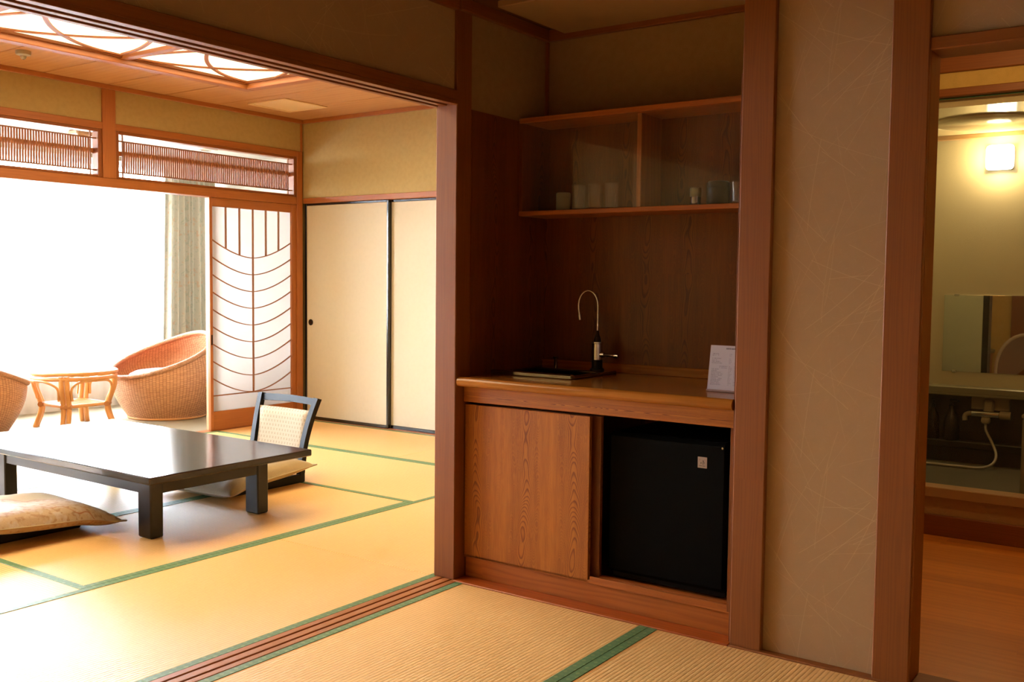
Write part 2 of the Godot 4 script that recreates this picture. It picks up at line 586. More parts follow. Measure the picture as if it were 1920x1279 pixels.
# round bar through points; r is one radius or one per point
func tube(st: SurfaceTool, pts: Array, r: Variant, sides := 10, caps := true, vscale := 1.0) -> void:
	var n := pts.size()
	var rings := []
	var nrm := []
	var side := Vector3.ZERO
	var dist := 0.0
	var vs := []
	for i in n:
		var d: Vector3 = (pts[mini(i + 1, n - 1)] - pts[maxi(i - 1, 0)]).normalized()
		if i == 0:
			side = d.cross(Vector3.UP if absf(d.y) < 0.9 else Vector3.RIGHT).normalized()
		else:
			side = (side - d * side.dot(d)).normalized()
			dist += (pts[i] - pts[i - 1]).length()
		vs.append(dist)
		var other := d.cross(side)
		var rad: float = r[i] if r is Array else r
		var ring := []
		var rn := []
		for k in sides + 1:
			var a := TAU * k / sides
			var dir := side * cos(a) + other * sin(a)
			ring.append(pts[i] + dir * rad)
			rn.append(dir)
		rings.append(ring)
		nrm.append(rn)
	for i in n - 1:
		for k in sides:
			var u0 := float(k) / sides
			var u1 := float(k + 1) / sides
			tri(st, rings[i][k], rings[i + 1][k], rings[i + 1][k + 1], nrm[i][k], nrm[i + 1][k], nrm[i + 1][k + 1], Vector2(u0, vs[i] * vscale), Vector2(u0, vs[i + 1] * vscale), Vector2(u1, vs[i + 1] * vscale))
			tri(st, rings[i][k], rings[i + 1][k + 1], rings[i][k + 1], nrm[i][k], nrm[i + 1][k + 1], nrm[i][k + 1], Vector2(u0, vs[i] * vscale), Vector2(u1, vs[i + 1] * vscale), Vector2(u1, vs[i] * vscale))
	if caps:
		for e in [0, n - 1]:
			var out: Vector3 = (pts[0] - pts[1]).normalized() if e == 0 else (pts[n - 1] - pts[n - 2]).normalized()
			for k in sides:
				tri(st, pts[e], rings[e][k], rings[e][k + 1], out, out, out)

func smooth_path(pts: Array, steps := 6) -> Array:
	var out := []
	var n := pts.size()
	for i in n - 1:
		var a: Vector3 = pts[maxi(i - 1, 0)]
		var b: Vector3 = pts[i]
		var c: Vector3 = pts[i + 1]
		var d: Vector3 = pts[mini(i + 2, n - 1)]
		for k in steps:
			out.append(b.cubic_interpolate(c, a, d, float(k) / steps))
	out.append(pts[n - 1])
	return out

# turned shape round a vertical axis; profile of (radius, height), outside on the right going up
func lathe(st: SurfaceTool, prof: Array, segs := 28, at := Vector3.ZERO, flip := false) -> void:
	var n := prof.size()
	for i in n - 1:
		var p0: Vector2 = prof[i]
		var p1: Vector2 = prof[i + 1]
		var d := (p1 - p0)
		if d.length() < 1e-7:
			continue
		var fl := Vector2(d.y, -d.x).normalized()
		if flip:
			fl = -fl
		var n0 := fl
		var n1 := fl
		if i > 0:
			var e: Vector2 = prof[i] - prof[i - 1]
			var f2 := Vector2(e.y, -e.x).normalized() * (-1.0 if flip else 1.0)
			if f2.dot(fl) > 0.6:
				n0 = (fl + f2).normalized()
		if i < n - 2:
			var e2: Vector2 = prof[i + 2] - prof[i + 1]
			var f3 := Vector2(e2.y, -e2.x).normalized() * (-1.0 if flip else 1.0)
			if f3.dot(fl) > 0.6:
				n1 = (fl + f3).normalized()
		for k in segs:
			var a0 := TAU * k / segs
			var a1 := TAU * (k + 1) / segs
			var c0 := Vector3(cos(a0), 0, sin(a0))
			var c1 := Vector3(cos(a1), 0, sin(a1))
			var q := [at + c0 * p0.x + Vector3.UP * p0.y, at + c0 * p1.x + Vector3.UP * p1.y, at + c1 * p1.x + Vector3.UP * p1.y, at + c1 * p0.x + Vector3.UP * p0.y]
			var m := [c0 * n0.x + Vector3.UP * n0.y, c0 * n1.x + Vector3.UP * n1.y, c1 * n1.x + Vector3.UP * n1.y, c1 * n0.x + Vector3.UP * n0.y]
			var u := [Vector2(float(k) / segs, p0.y), Vector2(float(k) / segs, p1.y), Vector2(float(k + 1) / segs, p1.y), Vector2(float(k + 1) / segs, p0.y)]
			if p1.x > 1e-6:
				tri(st, q[0], q[1], q[2], m[0], m[1], m[2], u[0], u[1], u[2])
			if p0.x > 1e-6:
				tri(st, q[0], q[2], q[3], m[0], m[2], m[3], u[0], u[2], u[3])

# a grid of points as a smooth sheet; «out» tells which side is the front
func sheet(st: SurfaceTool, g: Array, uv: Array, flip := false) -> void:
	var rows := g.size()
	var cols: int = g[0].size()
	var nr := []
	for i in rows:
		var line := []
		for j in cols:
			var a: Vector3 = g[mini(i + 1, rows - 1)][j] - g[maxi(i - 1, 0)][j]
			var b: Vector3 = g[i][mini(j + 1, cols - 1)] - g[i][maxi(j - 1, 0)]
			var n := a.cross(b).normalized()
			line.append(-n if flip else n)
		nr.append(line)
	for i in rows - 1:
		for j in cols - 1:
			tri(st, g[i][j], g[i + 1][j], g[i + 1][j + 1], nr[i][j], nr[i + 1][j], nr[i + 1][j + 1], uv[i][j], uv[i + 1][j], uv[i + 1][j + 1])
			tri(st, g[i][j], g[i + 1][j + 1], g[i][j + 1], nr[i][j], nr[i + 1][j + 1], nr[i][j + 1], uv[i][j], uv[i + 1][j + 1], uv[i][j + 1])

# flat bar of width w and depth d swept along points in a plane whose normal is «up»
func bar(st: SurfaceTool, pts: Array, w: float, d: float, up: Vector3) -> void:
	var n := pts.size()
	var L := []
	for i in n:
		var t: Vector3 = (pts[mini(i + 1, n - 1)] - pts[maxi(i - 1, 0)]).normalized()
		var s := t.cross(up).normalized() * w * 0.5
		L.append([pts[i] - s - up * d * 0.5, pts[i] + s - up * d * 0.5, pts[i] + s + up * d * 0.5, pts[i] - s + up * d * 0.5, s.normalized()])
	var z := Vector2.ZERO
	for i in n - 1:
		var norms := [-up, L[i][4], up, -L[i][4]]
		for k in 4:
			var k2 := (k + 1) % 4
			quad(st, [L[i][k], L[i + 1][k], L[i + 1][k2], L[i][k2]], norms[k], [z, z, z, z])
	for e in [0, n - 1]:
		var o: Vector3 = (pts[0] - pts[1]).normalized() if e == 0 else (pts[n - 1] - pts[n - 2]).normalized()
		quad(st, [L[e][0], L[e][1], L[e][2], L[e][3]], o, [z, z, z, z])

# ------------------------------------------------------------------ nodes
func obj(called: String, st: SurfaceTool, m: String, parent: Node = null) -> MeshInstance3D:
	var o := MeshInstance3D.new()
	o.name = called if parent else numbered(called)
	o.mesh = st.commit()
	o.set_surface_override_material(0, M[m])
	o.cast_shadow = GeometryInstance3D.SHADOW_CASTING_SETTING_ON
	if parent:
		var k := 0
		while parent.has_node(NodePath(o.name)):
			k += 1
			o.name = "%s_%03d" % [called, k]
		parent.add_child(o, true)
	else:
		add_child(o, true)
	return o

func mesh_part(called: String, mesh: Mesh, m: String, at: Vector3, parent: Node) -> MeshInstance3D:
	var o := MeshInstance3D.new()
	o.mesh = mesh
	o.position = at
	o.set_surface_override_material(0, M[m])
	o.name = called
	var k := 0
	while parent.has_node(NodePath(o.name)):
		k += 1
		o.name = "%s_%03d" % [called, k]
	parent.add_child(o, true)
	return o

func numbered(called: String) -> String:
	if not has_node(NodePath(called)):
		return called
	var k := 1
	while has_node(NodePath("%s_%03d" % [called, k])):
		k += 1
	return "%s_%03d" % [called, k]

func tag(o: Node, label: String, category: String, group := "") -> void:
	o.set_meta("label", label)
	o.set_meta("category", category)
	if group:
		o.set_meta("group", group)

func thing(called: String, label: String, category: String, at := Vector3.ZERO, group := "") -> Node3D:
	var o := Node3D.new()
	o.name = numbered(called)
	add_child(o, true)
	o.position = at
	tag(o, label, category, group)
	return o

func struct(called: String, st: SurfaceTool, m: String, label: String, category: String) -> MeshInstance3D:
	var o := obj(called, st, m)
	o.set_meta("kind", "structure")
	tag(o, label, category)
	return o

func struct_node(called: String, label: String, category: String, at := Vector3.ZERO) -> Node3D:
	var o := thing(called, label, category, at)
	o.set_meta("kind", "structure")
	return o

func trim(lo: Vector3, hi: Vector3, m: String, label: String, category := "trim", bev := 0.003, grain := -1) -> MeshInstance3D:
	trims += 1
	return struct("trim_%d" % trims, box(lo, hi, bev, grain), m, label, category)

func V(x: float, y: float, z: float) -> Vector3:
	return Vector3(x, y, z)

# ------------------------------------------------------------------ the rooms
func build_shell() -> void:
	struct("floor", box(V(-4.07, -0.14, -2.95), V(3.4, -0.034, 4.1), 0.0), "subfloor", "dark wooden subfloor lying under the tatami mats", "floor")
	# ceiling of the large room: boards running across, dark joints between them
	var ce := struct("ceiling", box(V(-4.07, 2.578, -3.0), V(0.0, 2.75, ZN + 0.1), 0.0), "joint_shadow", "board ceiling of the large tatami room with thin dark joints", "ceiling")
	var z := ZF - 0.035
	while z < ZN:
		var z2 := minf(z + 0.465, ZN + 0.02)
		obj("plank", box(V(S, 2.556, maxf(z, ZF) + 0.0055), V(-0.1, 2.578, z2 - 0.0055), 0.002, 0), "ceiling_wood", ce)
		z += 0.465
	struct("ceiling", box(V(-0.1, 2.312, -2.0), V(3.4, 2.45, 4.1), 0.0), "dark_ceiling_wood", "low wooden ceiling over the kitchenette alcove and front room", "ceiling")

	# wall between the rooms
	struct("wall_left", box(V(-0.1, 1.952, -0.02), V(-0.014, 2.75, ZN), 0.0), "fibre_wall", "fibre-papered wall above the sliding-door lintel between the rooms", "wall")
	struct("wall_left", box(V(-0.1, 0, ZN), V(-0.014, 2.75, 4.1), 0.0), "fibre_wall", "fibre-papered wall beyond the end of the sliding-door opening", "wall")
	struct("wall_alcove_left", box(V(-0.1, 0, -3.0), V(-0.004, 2.75, -0.09), 0.0), "alcove_wall", "left wall of the kitchenette alcove, papered above its wood panel", "wall")
	trim(V(-0.106, 0, -0.095), V(0, 2.6, 0), "post_wood", "reddish post at the corner of the opening beside the kitchenette", "post")
	trim(V(-0.106, 0, ZN - 0.1), V(0, 2.6, ZN), "post_wood", "reddish post at the far end of the sliding-door opening", "post")
	# lintel with two grooves on its underside
	var st := sm()
	bx(st, V(-0.12, 1.912, 0), V(0.006, 1.952, ZN - 0.1), 0.002)
	for g: Array in [[-0.12, -0.098], [-0.074, -0.05], [-0.026, 0.006]]:
		bx(st, V(g[0], 1.897, 0), V(g[1], 1.9125, ZN - 0.1), 0.0015)
	trims += 1
	struct("trim_%d" % trims, st, "post_wood", "grooved lintel across the top of the opening between the rooms", "lintel")
	# sill track with two grooves
	st = sm()
	bx(st, V(-0.09, -0.034, 0), V(0.02, -0.012, ZN - 0.1), 0.0)
	for g: Array in [[-0.09, -0.06], [-0.051, -0.017], [-0.008, 0.02]]:
		bx(st, V(g[0], -0.02, 0), V(g[1], 0.002, ZN - 0.1), 0.0015)
	trims += 1
	struct("trim_%d" % trims, st, "rail_wood", "wooden floor track with two grooves between the two rooms", "sill")
	# ceiling trims of the front room and the alcove
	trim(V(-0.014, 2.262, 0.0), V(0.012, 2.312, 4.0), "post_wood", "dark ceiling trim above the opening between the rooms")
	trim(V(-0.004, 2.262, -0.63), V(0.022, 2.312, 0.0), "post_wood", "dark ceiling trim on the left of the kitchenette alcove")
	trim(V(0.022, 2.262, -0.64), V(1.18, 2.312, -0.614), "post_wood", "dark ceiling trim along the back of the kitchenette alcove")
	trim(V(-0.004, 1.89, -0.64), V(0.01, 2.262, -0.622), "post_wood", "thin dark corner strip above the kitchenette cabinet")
	struct("wall_alcove_back", box(V(-0.004, 0, -0.72), V(1.25, 2.45, -0.64), 0.0), "alcove_wall", "papered back wall of the kitchenette alcove", "wall")
	struct("wall_alcove_right", box(V(1.182, 0, -0.66), V(1.25, 2.45, -0.1), 0.0), "alcove_wall", "right wall of the kitchenette alcove behind the post", "wall")
	trim(V(1.18, 0, -0.115), V(1.288, 2.4, 0), "post_wood", "reddish post between the kitchenette and the papered wall", "post")
	# wall with the doorway
	struct("wall_back", box(V(1.25, 0, -0.118), V(1.7, 2.45, -0.022), 0.0), "fibre_wall", "fibre-papered wall between the kitchenette post and the doorway", "wall")
	struct("wall_back", box(V(1.75, 1.915, -0.118), V(2.75, 2.45, -0.022), 0.0), "fibre_wall", "fibre-papered wall above the washroom doorway", "wall")
	struct("wall_back", box(V(2.72, 0, -0.118), V(3.4, 2.45, -0.022), 0.0), "fibre_wall", "fibre-papered wall to the right of the washroom doorway", "wall")
	trim(V(1.18, -0.034, -0.024), V(1.758, 0.004, 0.013), "post_wood", "thin wooden strip along the foot of the papered wall")
	trim(V(1.645, 0, -0.02), V(1.752, 2.4, 0.004), "post_wood", "broad reddish door post on the left of the doorway", "post")
	trim(V(1.69, 0, -0.135), V(1.752, 2.4, -0.02), "post_wood", "reveal of the doorway's left post", "door jamb")
	trim(V(2.65, 0, -0.17), V(2.76, 2.4, 0.004), "post_wood", "reddish door post on the right of the doorway", "post")
	trim(V(1.752, 1.889, -0.135), V(2.65, 1.926, 0.0), "post_wood", "wooden lintel over the washroom doorway", "lintel")
	trim(V(1.752, -0.03, -0.13), V(2.65, 0.004, 0.012), "post_wood", "wooden threshold of the washroom doorway", "threshold")
	struct("wall_right", box(V(3.3, 0, -0.1), V(3.4, 2.45, 4.1), 0.0), "fibre_wall", "fibre-papered right wall of the front room", "wall")
	struct("wall_front", box(V(-0.1, 0, 4.0), V(3.4, 2.45, 4.1), 0.0), "fibre_wall", "fibre-papered wall behind the viewpoint", "wall")
	struct("floor", box(V(1.842, -0.034, 0.012), V(3.3, 0, 4.0), 0.001, 2), "tatami", "tatami floor to the right of the doorway mat", "floor")
	struct("floor", box(V(0.022, -0.034, 1.902), V(1.84, 0, 4.0), 0.001, 0), "tatami", "tatami floor at the near side of the front room", "floor")

	# large room: back wall over the closet doors
	struct("wall_back", box(V(-4.07, 0, -3.0), V(-0.1, 2.75, -2.885), 0.0), "room_wall", "wall inside the closet behind the sliding doors", "wall")
	struct("wall_back", box(V(S, 1.895, -2.885), V(-0.1, 2.6, ZF - 0.004), 0.0), "room_wall", "olive plaster wall above the cream sliding closet doors", "wall")
	struct("wall_back", box(V(-1.98, 0, -2.885), V(-0.1, 1.85, ZF - 0.004), 0.0), "room_wall", "plaster wall beside the closet doors", "wall")
	trim(V(S + 0.007, 1.852, -2.885), V(-0.1, 1.897, ZF + 0.004), "rail_wood", "wooden lintel over the cream closet doors", "lintel")
	trim(V(S + 0.02, 2.524, ZF - 0.004), V(-0.1, 2.556, ZF + 0.02), "rail_wood", "ceiling trim above the closet wall")
	trim(V(S + 0.007, -0.034, -2.885), V(-0.1, 0.004, ZF - 0.002), "rail_wood", "floor track under the cream closet doors", "sill")
	# shoji wall
	struct("wall_window_side", box(V(S - 0.09, 2.292, -2.885), V(S - 0.004, 2.6, ZN + 0.1), 0.0), "room_wall", "olive plaster wall above the slatted transoms", "wall")
	struct("wall_window_side", box(V(S - 0.09, 0, 2.64), V(S - 0.004, 2.3, ZN + 0.1), 0.0), "room_wall", "plaster wall beyond the wide opening to the sunroom", "wall")
	trim(V(S - 0.004, 2.524, ZF), V(S + 0.02, 2.556, ZN), "rail_wood", "ceiling trim above the slatted transoms")
	trim(V(S - 0.1, 0, -2.815), V(S + 0.006, 2.29, -2.752), "rail_wood", "corner post between the paper screen and the closet doors", "post")
	trim(V(S - 0.012, 2.29, -2.815), V(S + 0.004, 2.524, -2.795), "rail_wood", "thin strip in the corner above the post", "trim")
	trim(V(S - 0.1, 0, 2.545), V(S + 0.006, 2.29, 2.647), "rail_wood", "post at the near end of the opening to the sunroom", "post")
	trim(V(S - 0.1, 1.84, -2.752), V(S + 0.008, 1.905, 2.545), "rail_wood", "long wooden lintel below the slatted transoms", "lintel")
	trim(V(S - 0.09, 2.243, -2.752), V(S + 0.006, 2.292, 2.545), "rail_wood", "wooden rail above the slatted transoms", "rail")
	trim(V(S - 0.1, 1.904, -1.055), V(S + 0.012, 2.524, -0.953), "rail_wood", "short post between the two slatted transoms", "post")
	trim(V(S - 0.1, 1.904, 0.745), V(S + 0.012, 2.524, 0.847), "rail_wood", "short post at the left end of the left transom", "post")
	trim(V(S - 0.1, -0.034, -2.752), V(S + 0.004, 0.003, 2.545), "rail_wood", "wooden sill between the tatami room and the sunroom", "sill")
	struct("wall_front", box(V(-4.07, 0, ZN), V(-0.1, 2.75, ZN + 0.1), 0.0), "room_wall", "plaster wall at the near end of the large room", "wall")

func mat_piece(label: String, x0: float, x1: float, z0: float, z1: float, along_z: bool, sides := [true, true]) -> void:
	var t := thing("tatami_mat", label, "tatami mat", V((x0 + x1) / 2, 0, (z0 + z1) / 2))
	var hx := (x1 - x0) / 2 - 0.001
	var hz := (z1 - z0) / 2 - 0.001
	obj("rush_surface", box(V(-hx, -0.034, -hz), V(hx, 0, hz), 0.002, 2 if along_z else 0), "tatami", t)
	for s in 2:
		if not sides[s]:
			continue
		var sg := -1.0 if s == 0 else 1.0
		var lo: Vector3
		var hi: Vector3
		if along_z:
			lo = V(minf(sg * hx, sg * (hx - 0.034)), -0.001, -hz)
			hi = V(maxf(sg * hx, sg * (hx - 0.034)), 0.0018, hz)
		else:
			lo = V(-hx, -0.001, minf(sg * hz, sg * (hz - 0.034)))
			hi = V(hx, 0.0018, maxf(sg * hz, sg * (hz - 0.034)))
		obj("cloth_edging", box(lo, hi, 0.0008, 2 if along_z else 0), "edging", t)

func build_main_room() -> void:
	mat_piece("tatami mat along the near side of the floor track, at its low left", -1.07, -0.09, 0.0, 1.88, true)
	mat_piece("tatami mat running from the floor track's post towards the closet", -1.07, -0.09, -1.886, 0.0, true)
	mat_piece("far tatami mat in the corner by the paper screen and closet doors", S, -2.06, ZF, -1.886, false)
	mat_piece("far tatami mat along the closet doors behind the corner post", -2.06, -0.09, ZF, -1.886, false)
	mat_piece("tatami mat crosswise under the back of the legless chair beyond the table", -3.03, -1.07, -1.886, -0.943, false)
	mat_piece("tatami mat under the window-side half of the low table", -3.03, -2.06, -0.943, 0.935, true)
	mat_piece("tatami mat under the near half of the low table", -2.06, -1.07, -0.943, 0.935, true)
	mat_piece("tatami mat at the lower left edge, nearest the legless chair in front", -3.03, -1.07, 0.935, 1.88, false)
	mat_piece("tatami mat by the sunroom sill, towards the paper screen", S, -3.03, -1.886, -0.08, true)
	mat_piece("tatami mat by the sunroom sill, left of the low table", S, -3.03, -0.08, 1.88, true)
	mat_piece("tatami mat in front of the cabinet door of the kitchenette", 0.022, 0.886, 0.014, 1.9, true)
	mat_piece("tatami mat in front of the refrigerator and the papered wall", 0.886, 1.84, 0.014, 1.9, true, [true, true])

	struct("floor", box(V(S, -0.034, 1.882), V(-0.09, 0.0, ZN), 0.001, 0), "tatami", "tatami floor at the near end of the large room", "floor")

	ceiling_light()
	for i in 2:
		transom(i)
	shoji_screen()
	trim(V(S - 0.098, 0.003, -1.94), V(S - 0.062, 1.84, -1.886), "pale_wood", "slim pale stile showing at the left edge of the paper screen", "stile")
	for i in 2:
		closet_door(i)
	smoke_detector()
	ceiling_hatch()
	low_table()
	var ch := legless_chair()
	ch.position = V(-2.165, 0, -0.96)
	tag(ch, "black legless floor chair with patterned pad, at the far side of the low table", "floor chair", "legless chairs at the low table")
	var ch2 := ch.duplicate()
	ch2.name = numbered("floor_chair")
	add_child(ch2, true)
	ch2.position = V(-2.2, 0, 0.99)
	ch2.rotation.y = PI
	tag(ch2, "black legless floor chair at the near side of the low table, cut by the frame", "floor chair", "legless chairs at the low table")
	floor_cushion(V(-2.1, 0.042, -0.615), 0.06, "gold brocade floor cushion on the far legless chair", 0.0)
	floor_cushion(V(-2.06, 0.045, 0.655), -0.05, "gold brocade floor cushion in front of the low table, at the left edge", PI)

func ceiling_light() -> void:
	var x0 := -3.05
	var x1 := -1.0
	var z0 := -1.5
	var z1 := 2.5
	var t := thing("ceiling_light", "large glowing paper ceiling light in a wooden frame with curved lattice", "ceiling light", V((x0 + x1) / 2, 2.556, (z0 + z1) / 2))
	var hx := (x1 - x0) / 2
	var hz := (z1 - z0) / 2
	for s: float in [-1.0, 1.0]:
		obj("frame_rail", box(V(s * hx, -0.062, -hz), V(s * (hx - 0.075), 0, hz), 0.004, 2), "rail_wood", t)
		obj("frame_rail", box(V(-hx + 0.075, -0.062, s * hz), V(hx - 0.075, 0, s * (hz - 0.075)), 0.004, 0), "rail_wood", t)
		obj("inner_lip", box(V(s * (hx - 0.075), -0.03, -hz + 0.075), V(s * (hx - 0.095), 0, hz - 0.075), 0.002, 2), "post_wood", t)
		obj("inner_lip", box(V(-hx + 0.075, -0.03, s * (hz - 0.075)), V(hx - 0.075, 0, s * (hz - 0.095)), 0.002, 0), "post_wood", t)
	for b: float in [-1.0, 0.0, 1.0]:
		obj("cross_bar", box(V(-hx + 0.07, -0.038, b - 0.025), V(hx - 0.07, -0.004, b + 0.025), 0.003, 0), "rail_wood", t)
	for p in 4:
		var cz := -1.5 + p
		obj("lamp_panel", box(V(-hx + 0.06, -0.014, cz - 0.49), V(hx - 0.06, -0.006, cz + 0.49), 0.0), "lamp_diffuser", t)
		for side: float in [-1.0, 1.0]:
			for m: float in [-1.0, 1.0]:
				var pts := []
				for k: Array in [[0.93, -0.46], [0.915, -0.31], [0.87, -0.17], [0.79, -0.04], [0.70, 0.075], [0.575, 0.19], [0.40, 0.31], [0.2, 0.40], [0.0, 0.44]]:
					pts.append(V(side * k[0], -0.018, cz + m * k[1]))
				var st := sm()
				bar(st, smooth_path(pts, 3), 0.024, 0.009, Vector3.UP)
				obj("lattice_strip", st, "rail_wood", t)
				pts = []
				for k: Array in [[0.9, -0.455], [0.745, -0.44], [0.58, -0.395], [0.35, -0.30], [0.15, -0.16], [0.0, 0.0]]:
					pts.append(V(side * k[0], -0.018, cz + m * k[1]))
				st = sm()
				bar(st, smooth_path(pts, 3), 0.022, 0.009, Vector3.UP)
				obj("lattice_strip", st, "rail_wood", t)
		var al := AreaLight3D.new()
		al.name = "ceiling_lamp"
		al.area_size = Vector2(1.85, 0.9)
		al.light_color = Color(1.0, 0.89, 0.72)
		al.light_energy = CEILING_LAMP
		al.area_range = 12.0
		al.shadow_enabled = true
		add_child(al, true)
		al.position = t.position + V(0, -0.03, cz)
		al.rotation.x = -PI / 2

func transom(i: int) -> void:
	var za := -2.752 if i == 0 else -0.953
	var zb := -1.055 if i == 0 else 0.745
	var label := "slatted wooden transom over the paper screen, right of the short post" if i == 0 else "slatted wooden transom over the bright opening, left of the short post"
	var t := thing("transom", label, "transom", V(S - 0.03, 1.905, (za + zb) / 2), "slatted transoms of the window side")
	var hz := (zb - za) / 2
	var H := 0.338
	for s: float in [-1.0, 1.0]:
		obj("frame_stile", box(V(-0.045, 0, s * hz), V(0.03, H, s * (hz - 0.03)), 0.004), "post_wood", t)
	obj("frame_rail", box(V(-0.045, 0, -hz + 0.03), V(0.03, 0.018, hz - 0.03), 0.003), "post_wood", t)
	obj("frame_rail", box(V(-0.045, H - 0.022, -hz + 0.03), V(0.03, H, hz - 0.03), 0.003), "post_wood", t)
	for y: float in [0.052, 0.272]:
		obj("slat_rail", box(V(-0.006, y - 0.005, -hz + 0.03), V(0.007, y + 0.005, hz - 0.03), 0.001), "lattice_wood", t)
	for s: float in [-1.0, 1.0]:
		obj("upright", box(V(-0.006, 0.018, s * (hz - 0.078)), V(0.007, H - 0.02, s * (hz - 0.07)), 0.001), "lattice_wood", t)
	obj("back_rail", box(V(-0.04, 0.17, -hz + 0.03), V(-0.026, 0.205, hz - 0.03), 0.002), "rail_wood", t)
	var slat := box(V(-0.004, 0.055, -0.0058), V(0.004, 0.27, 0.0058), 0.0).commit()
	var n := int((2 * hz - 0.17) / 0.0182)
	for k in n:
		mesh_part("slat", slat, "slat_wood", V(0, 0, -hz + 0.088 + (2 * hz - 0.176) * k / (n - 1)), t)

func shoji_screen() -> void:
	trims += 0
	var za := -2.752
	var zb := -1.862
	var t := struct_node("door_1", "sliding paper screen with curved wooden lattice beside the closet doors", "paper screen", V(S - 0.025, 0.004, (za + zb) / 2))
	var hz := (zb - za) / 2
	var H := 1.836
	obj("stile", box(V(-0.016, 0, -hz), V(0.016, H, -hz + 0.05), 0.003), "rail_wood", t)
	obj("stile", box(V(-0.016, 0, hz - 0.028), V(0.016, H, hz), 0.003), "rail_wood", t)
	obj("top_rail", box(V(-0.014, H - 0.07, -hz + 0.05), V(0.014, H, hz - 0.028), 0.003), "rail_wood", t)
	obj("bottom_rail", box(V(-0.014, 0, -hz + 0.05), V(0.014, 0.15, hz - 0.028), 0.003), "rail_wood", t)
	obj("paper", box(V(-0.006, 0.148, -hz + 0.048), V(-0.004, H - 0.068, hz - 0.026), 0.0), "shoji_paper", t)
	var a := -hz + 0.05
	var b := hz - 0.028
	var c := (a + b) / 2
	var x := 0.003
	obj("lattice_bar", box(V(-0.004, 0.275, c - 0.004), V(0.012, H - 0.07, c + 0.004), 0.0), "lattice_wood", t)
	obj("lattice_bar", box(V(-0.004, 0.271, a), V(0.011, 0.279, b), 0.0), "lattice_wood", t)
	for k in 9:
		var yc := 1.372 - 0.1368 * k
		var pts := []
		for i in 25:
			var s := -1.0 + i / 12.0
			var y := yc + 0.137 * pow(absf(s), 1.75)
			pts.append(V(x, y, c + s * (b - a) / 2))
		var st := sm()
		bar(st, pts, 0.007, 0.012, Vector3.RIGHT)
		obj("lattice_arc", st, "lattice_wood", t)
	for s: float in [-0.667, -0.333, 0.333, 0.667]:
		var zz := c + s * (b - a) / 2
		var y0 := 1.372 + 0.137 * pow(absf(s), 1.75)
		obj("lattice_bar", box(V(-0.004, y0, zz - 0.004), V(0.012, H - 0.07, zz + 0.004), 0.0), "lattice_wood", t)
	obj("finger_pull", box(V(0.014, 0.68, hz - 0.022), V(0.0175, 0.76, hz - 0.008), 0.001), "bronze", t)

func closet_door(i: int) -> void:
	var xa := -3.931 if i == 0 else -2.985
	var xb := -2.962 if i == 0 else -2.03
	var zf := ZF - 0.026 if i == 0 else ZF - 0.058
	var label := "cream paper closet door in the corner, with a round dark pull" if i == 0 else "cream paper closet door half hidden by the post of the opening"
	var t := struct_node("door_%d" % (i + 2), label, "closet door", V((xa + xb) / 2, 0.005, zf))
	t.set_meta("group", "cream sliding closet doors")
	var hx := (xb - xa) / 2
	var H := 1.846
	for s: float in [-1.0, 1.0]:
		obj("stile", box(V(s * hx, 0, -0.013), V(s * (hx - 0.022), H, 0.015), 0.004), "black_lacquer", t)
	obj("top_rail", box(V(-hx + 0.022, H - 0.018, -0.012), V(hx - 0.022, H, 0.013), 0.003), "black_lacquer", t)
	obj("bottom_rail", box(V(-hx + 0.022, 0, -0.012), V(hx - 0.022, 0.026, 0.013), 0.003), "black_lacquer", t)
	obj("panel", box(V(-hx + 0.02, 0.024, -0.009), V(hx - 0.02, H - 0.016, 0.007), 0.0), "fusuma_paper", t)
	var px := -hx + 0.068 if i == 0 else hx - 0.068
	var st := sm()
	lathe(st, [Vector2(0.026, 0.0), Vector2(0.027, 0.004), Vector2(0.022, 0.0055), Vector2(0.018, 0.001), Vector2(0.0, 0.0005)], 24)
	var pull := obj("finger_pull", st, "bronze", t)
	pull.position = V(px, 0.835, 0.007)
	pull.rotation.x = PI / 2
	st = sm()
	lathe(st, [Vector2(0.0125, 0.0), Vector2(0.0125, 0.0022), Vector2(0.0, 0.0028)], 18)
	obj("pull_cup", st, "black_lacquer", pull)

func smoke_detector() -> void:
	var t := thing("smoke_detector", "small pale round detector on the board ceiling near the glowing light", "smoke detector", V(-3.43, 2.556, -0.125))
	var st := sm()
	lathe(st, [Vector2(0.0000, -0.0306), Vector2(0.0187, -0.0306), Vector2(0.0245, -0.0255), Vector2(0.0396, -0.0238), Vector2(0.0432, -0.0170), Vector2(0.0432, 0.0000)], 28)
	obj("body", st, "white_plastic", t)
	st = sm()
	lathe(st, [Vector2(0.0000, -0.0493), Vector2(0.0115, -0.0485), Vector2(0.0173, -0.0391), Vector2(0.0187, -0.0306)], 24)
	obj("sensor_cap", st, "white_plastic", t)
	st = sm()
	lathe(st, [Vector2(0.0000, -0.0506), Vector2(0.0065, -0.0501), Vector2(0.0065, -0.0467)], 16)
	obj("sensor_eye", st, "black_plastic", t)

func ceiling_hatch() -> void:
	var t := thing("ceiling_vent", "flat square cream panel set on the board ceiling near the closet", "ceiling panel", V(-3.47, 2.556, -2.235))
	for s: float in [-1.0, 1.0]:
		obj("frame", box(V(s * 0.215, -0.01, -0.215), V(s * 0.185, 0, 0.215), 0.003), "hatch_plastic", t)
		obj("frame", box(V(-0.185, -0.01, s * 0.215), V(0.185, 0, s * 0.185), 0.003), "hatch_plastic", t)
	obj("panel", box(V(-0.18, -0.007, -0.18), V(0.18, -0.002, 0.18), 0.002), "hatch_plastic", t)

